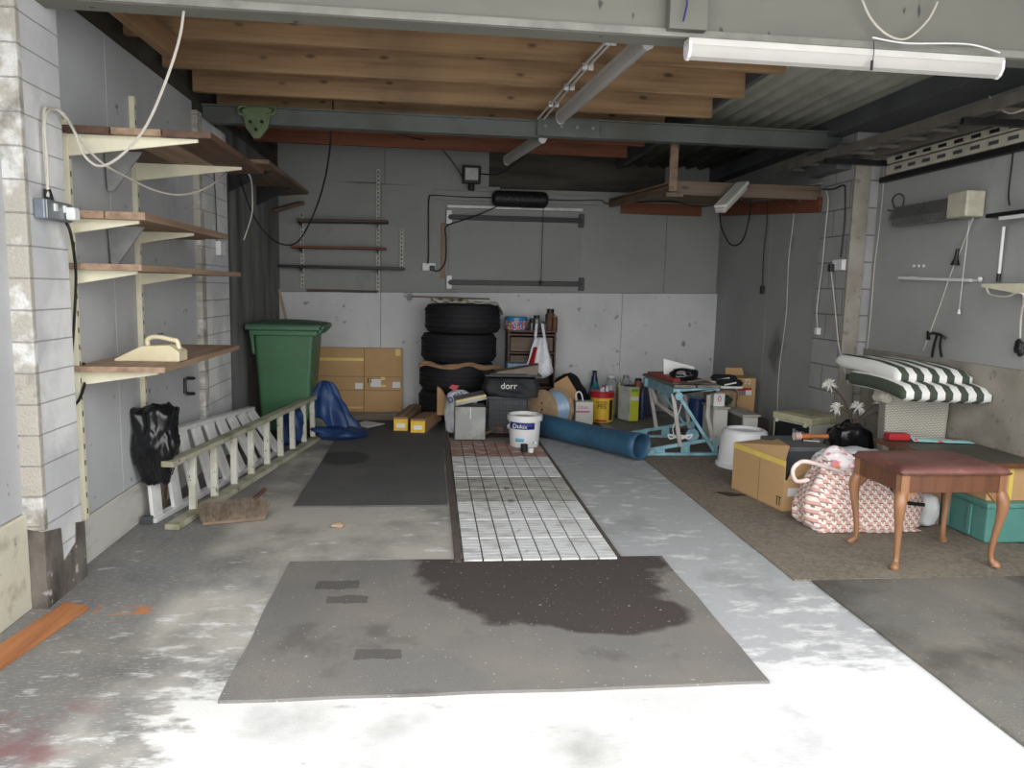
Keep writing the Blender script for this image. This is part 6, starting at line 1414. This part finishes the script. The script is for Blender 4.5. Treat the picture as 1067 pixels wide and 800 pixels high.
qq = PW(794, 302, .03); solo('cable_switch', MB().box(qq.x - .012, qq.x + .012, qq.y - .03, qq.y + .03, qq.z - .04, qq.z + .04), BLK, 'small black connector at the end of the hanging cable', 'connector', bev=.006)
wire('cable', [PY(750, 222, 5.65), PY(752, 238, 5.8), PY(762, 255, 5.9), PY(774, 250, 6.0), PY(781, 225, 6.1), PY(783, 208, 6.2)], .007, BLK, 'black cable drooping in a loop below the weatherproof light')
wire('cable', [RP(921, 172), RP(920, 200), RP(916, 240), RP(911, 280), RP(908, 320), RP(904, 360), RP(897, 400)], .0045, CABLEW, 'off-white cable running down the side wall next to the pier')
# infrared heater
y0_, y1_ = RP(1010, 215).y, RP(945, 222).y; z0_, z1_ = PX(978, 230, XN - .1).z, PX(978, 207, XN - .1).z
t = thing('infrared_heater', 'pull-cord infrared heater with cream end caps on the side wall', 'heater', (XN, y0_, z0_))
refl = simple('heater reflector', lin(130, 130, 126), .35, .5)
sh = [(XN - .02, z0_ + .0), (XN - .12, z0_ - .0), (XN - .14, z0_ + .05), (XN - .10, z1_ - .01), (XN - .02, z1_)]
part('reflector_housing', MB().prism([(a_[0], y0_, a_[1]) for a_ in sh], (0, y1_ - y0_, 0)), refl, t, bev=.006)
b = MB()
n_g = 26
for k in range(n_g):
    yy = y0_ + .02 + (y1_ - y0_ - .04) * k / (n_g - 1)
    b.tube([(XN - .125, yy, z0_ - .004), (XN - .148, yy, z0_ + .05), (XN - .108, yy, z1_ - .005)], .0028, 5)
part('wire_guard', b, simple('guard wire', lin(90, 90, 88), .5, .4), t)
y2_ = RP(1028, 215).y
part('end_housing', MB().box(XN - .15, XN - .02, y2_, y0_ + .03, z0_ - .0, z1_ + .015), simple('heater end plastic', lin(186, 180, 158), .5), t, bev=.012, seg=3)
part('end_plate', MB().prism([(a_[0] - .006, y1_, a_[1]) for a_ in sh], (0, .02, 0)), refl, t, bev=.004)
qa, qb = RP(1010, 230, .12), RP(999, 327, .06)
part('pull_cord', MB().tube([qa, qb], .002, 5), WHT, t); part('cord_pull', MB().cyl(qb, qb + V((0, 0, .03)), .012, .006), WHT, t)
wire('cable', [RP(925, 219), RP(932, 219), RP(930, 208), RP(936, 202), RP(942, 206), RP(940, 217)], .006, GREYP, 'grey cable coiled on the side wall beside the infrared heater')
wire('cable', [RP(1014, 227, .05), RP(1003, 256), RP(992, 282), RP(978, 322), RP(962, 365)], .0045, CABLEW, 'off-white flex running slantwise below the infrared heater')
# white rod
a, c = RP(937, 289.5, .05), RP(1012, 292, .05)
t = thing('curtain_rod', 'white telescopic rod fixed level on the side wall', 'rod', c)
part('rod_tube', MB().cyl(a, c, .011), WHT, t, smooth=True); part('rod_tip', MB().cyl(c, RP(1020, 292, .05), .006), WHT, t)
part('rod_end', MB().blob(RP(1021, 291, .05), (.012, .018, .016), 2, .3, 2, 3, 0), WHT, t, smooth='all')
for q in (a + V((0, -.12, 0)), c + V((0, .06, 0))): part('rod_bracket', MB().bar(q + V((0, 0, 0)), q + V((.049, 0, 0)), .02, .02), WHT, t)
# small hooks and studs
t = thing('cord_cleat', 'black rope pulley cleat on the side wall above the white rod', 'cleat', RP(996, 277))
p0, p1 = RP(998, 259, .03), RP(995, 276, .03); part('cleat_body', MB().tube([p0, p0.lerp(p1, .6), p1], [.01, .014, .03], 10), BLK, t, smooth=True)
p = RP(975, 350, .05); t = thing('wall_hook', 'black forked tool hook holding straps above the striped cushions', 'hook', p)
part('hook_arm', MB().tube(crom([RP(968, 348, .005), RP(972, 347, .08), RP(980, 349, .10), RP(986, 353, .08)], 5), .01, 8), BLKM, t, smooth=True)
part('back_plate', MB().bar(RP(969, 345, .002), RP(969, 354, .002), .05, .006, up=(0, 1, 0)), BLKM, t)
for dx in (0, 5): part('strap', MB().tube(crom([RP(976 + dx, 350, .07), RP(973 + dx * 1.3, 360, .03), RP(971 + dx * 2, 372, .02)], 5), .008, 6), BLKC, t, smooth=True)
for px_ in (953, 958, 963): q = RP(px_, 277); solo('rawl_plug', MB().cyl(q, q + V((-.01, 0, 0)) , .010), WHT, {953: 'white screw stud on the side wall, farthest from the opening of three', 958: 'white screw stud on the side wall, middle of three above the rod', 963: 'white screw stud on the side wall, closest to the opening of three'}[px_], 'screw', 'studs above the rod')
# folding shelf bracket at the frame edge
za8 = RP(1045, 228).z; y8 = RP(1045, 228).y
t = thing('wall_shelf', 'dark folding shelf on the side wall with a white support stay', 'shelf', (XN, y8, za8))
part('shelf_board', MB().box(XN - .13, XN - .004, y8 - .6, y8, za8 - .0, za8 + .025), BLKM, t, bev=.003)
a, c = RP(1046, 236, .06), RP(1041, 285, .03); part('support_stay', MB().cyl(a, c, .009), WHT, t); part('stay_foot', MB().cyl(c, c + V((0, 0, -.05)), .012), BLK, t)
part('shelf_clip', MB().box(XN - .12, XN - .08, y8 - .3, y8 - .1, za8 - .02, za8), WHT, t)
a = RP(1024, 298, .22)
t = thing('cream_bracket', 'cream shelf bracket on the side wall with white flex draped over it', 'bracket', a)
ya_, yb_ = RP(1022, 298, .1).y, 3.72; z9 = RP(1030, 298, .1).z
part('bracket_arm', MB().prism([(XN - .1, ya_, z9 + .015), (XN - .1, ya_, z9 - .005), (XN - .1, yb_, z9 - .09), (XN - .1, yb_, z9 + .015)], (.06, 0, 0)), CRM, t, bev=.003)
part('wall_plate', MB().box(XN - .04, XN - .001, 3.76, 3.82, z9 - .2, z9 + .05), CRM, t, bev=.003)
wire('cable', [RP(1028, 300, .14), RP(1032, 307, .14), RP(1048, 309, .14), RP(1060, 305, .14), RP(1067, 309, .12), RP(1064, 330, .06), RP(1063, 352, .04)], .006, CABLEW, 'off-white flex looped over the cream bracket')
solo('hanging_tool', MB().blob(RP(1062, 362, .03), (.02, .035, .05), 3, .3, 2, 4, .1), BLK, 'small dark object hanging from the looped flex on the side wall', 'hanging tool', smooth='all')
wire('cable', [RP(1056, 135, .02), RP(1055, 165, .01), RP(1051, 200, .01), RP(1052, 214, .01)], .005, BLK, 'black cable dropping beside the white slotted channels')
# slotted channels
ys0, ys1 = RP(1067, 120, .05).y - .35, RP(925, 172, .05).y
zT, zB2 = PX(995, 149, XN - .05).z, PX(995, 165, XN - .05).z
zm = (zT + zB2) / 2; cream = simple('aged white channel', lin(198, 192, 174), .5, .1)
for k, (za9, zb9, lab_) in enumerate(((zm + .03, zT + .03, 'upper aged white slotted steel channel along the top of the side wall'), (zB2 - .0, zm + .02, 'lower aged white slotted steel channel along the top of the side wall'))):
    t = thing('slotted_channel', lab_, 'channel', (XN, ys0, za9), group='slotted channels on the side wall')
    part('channel', MB().box(XN - .06, XN - .002, ys0, ys1, za9, zb9), cream, t, bev=.004)
    b = MB(); n = int((ys1 - ys0) / .16)
    for j in range(n):
        yy = ys0 + .04 + j * .16; b.box(XN - .0615, XN - .0595, yy, yy + .085, (za9 + zb9) / 2 - .012, (za9 + zb9) / 2 + .012)
    tag(part('slots', b, BLK if k == 0 else GREYP, t), kind='stuff')
solo('dark_rail', MB().box(XN - .05, XN - .002, ys0, ys1 + .1, zB2 - .045, zB2 - .005), BLKM, 'dark rail running under the white slotted channels', 'rail', bev=.003)
# ladder stored flat high on the wall
zL = 2.5
a, c = PZ(807, 178, zL), PZ(1067, 99, zL)
t = thing('stored_ladder', 'old grey ladder stored flat on brackets high along the side wall', 'ladder', (3.2, 5.0, zL))
m_ = simple('old grey timber', lin(104, 98, 90), .9, 0, .3)
ext = (c - a).normalized(); c2 = c + ext * .4; a.x = min(a.x, 3.05)
sdx = V((.30, 0, .0))
part('side_rail', MB().bar(a, c2, .035, .06), m_, t, bev=.003); part('side_rail', MB().bar(a + sdx, c2 + sdx, .035, .06), m_, t, bev=.003)
for k in range(11):
    p = a.lerp(c2, .04 + k * .092); part('rung', MB().cyl(p, p + sdx, .016), m_, t, smooth=True)
for yy in (4.2, 5.6):
    f = (yy - a.y) / (c2.y - a.y); p = a.lerp(c2, f)
    solo('ladder_bracket', MB().box(p.x - .03, XN - .001, yy - .02, yy + .02, zL - .07, zL - .032), BLKM, 'steel wall bracket carrying the stored ladder near the %s' % ('pier' if yy > 5 else 'lintel'), 'bracket', bev=.003)
y0_, y1_, z0_, z1_ = RX(858, 165, 880, 190, XR - .15)
solo('pier_block', MB().box(XR - .16, XR - .031, YS + .05, YS + .55, 2.42, 2.62), simple('grey packing block', lin(96, 98, 98), .8), 'dark grey packing block at the top of the side wall pier', 'block', bev=.006)
wire('cable', [PZ(973, 0, 2.5) * 1.0, PY(977, 2, 3.3), PY(966, 22, 3.3), PY(945, 40, 3.3), PY(926, 37, 3.3), PY(908, 20, 3.3), PY(897, -4, 3.3)][1:], .005, CABLEW, 'off-white cable sagging in a loop in front of the lintel')
wire('cable', [PY(909, 39, 3.29), PY(945, 45, 3.29), PY(1008, 46, 3.29), PY(1042, 55, 3.27)], .004, WHT, 'thin white flex clipped along the lintel above the strip light')
wire('cable', [PY(712, 22, 3.27), PY(716, 3, 3.27), PY(713, -3, 3.27)], .004, NAVY, 'short dark blue wire end on the lintel block')
wire('cable', [RP(1031, 100, .3), RP(1040, 112, .3), RP(1053, 118, .3), RP(1067, 114, .3)], .005, CABLEW, 'pale cable tied round the stored ladder')
# ================================================================== LIGHT AND WORLD
w = bpy.data.worlds.new('overcast'); SC.world = w; w.use_nodes = True
bg = w.node_tree.nodes['Background']; bg.inputs[0].default_value = (.95, .975, 1., 1); bg.inputs[1].default_value = 2.6
sun = bpy.data.objects.new('daylight', bpy.data.lights.new('daylight', 'SUN')); COL.objects.link(sun)
sun.data.energy = 3.2; sun.data.angle = math.radians(110); sun.data.color = (1, .97, .93)
sun.rotation_euler = (math.radians(70), 0, math.radians(-6))
pt = bpy.data.objects.new('door_portal', bpy.data.lights.new('door_portal', 'AREA')); COL.objects.link(pt)
pt.data.shape = 'RECTANGLE'; pt.data.size = 5.4; pt.data.size_y = 3.0; pt.location = (.8, 1.7, 1.5); pt.rotation_euler = (math.radians(90), 0, 0)
pt.data.cycles.is_portal = True
SC.view_settings.view_transform = 'Standard'; SC.view_settings.look = 'None'; SC.view_settings.gamma = 1
SC.view_settings.use_curve_mapping = False; SC.view_settings.exposure = 0.15
SC.cycles.use_denoising = True; SC.cycles.max_bounces = 8; SC.cycles.diffuse_bounces = 5
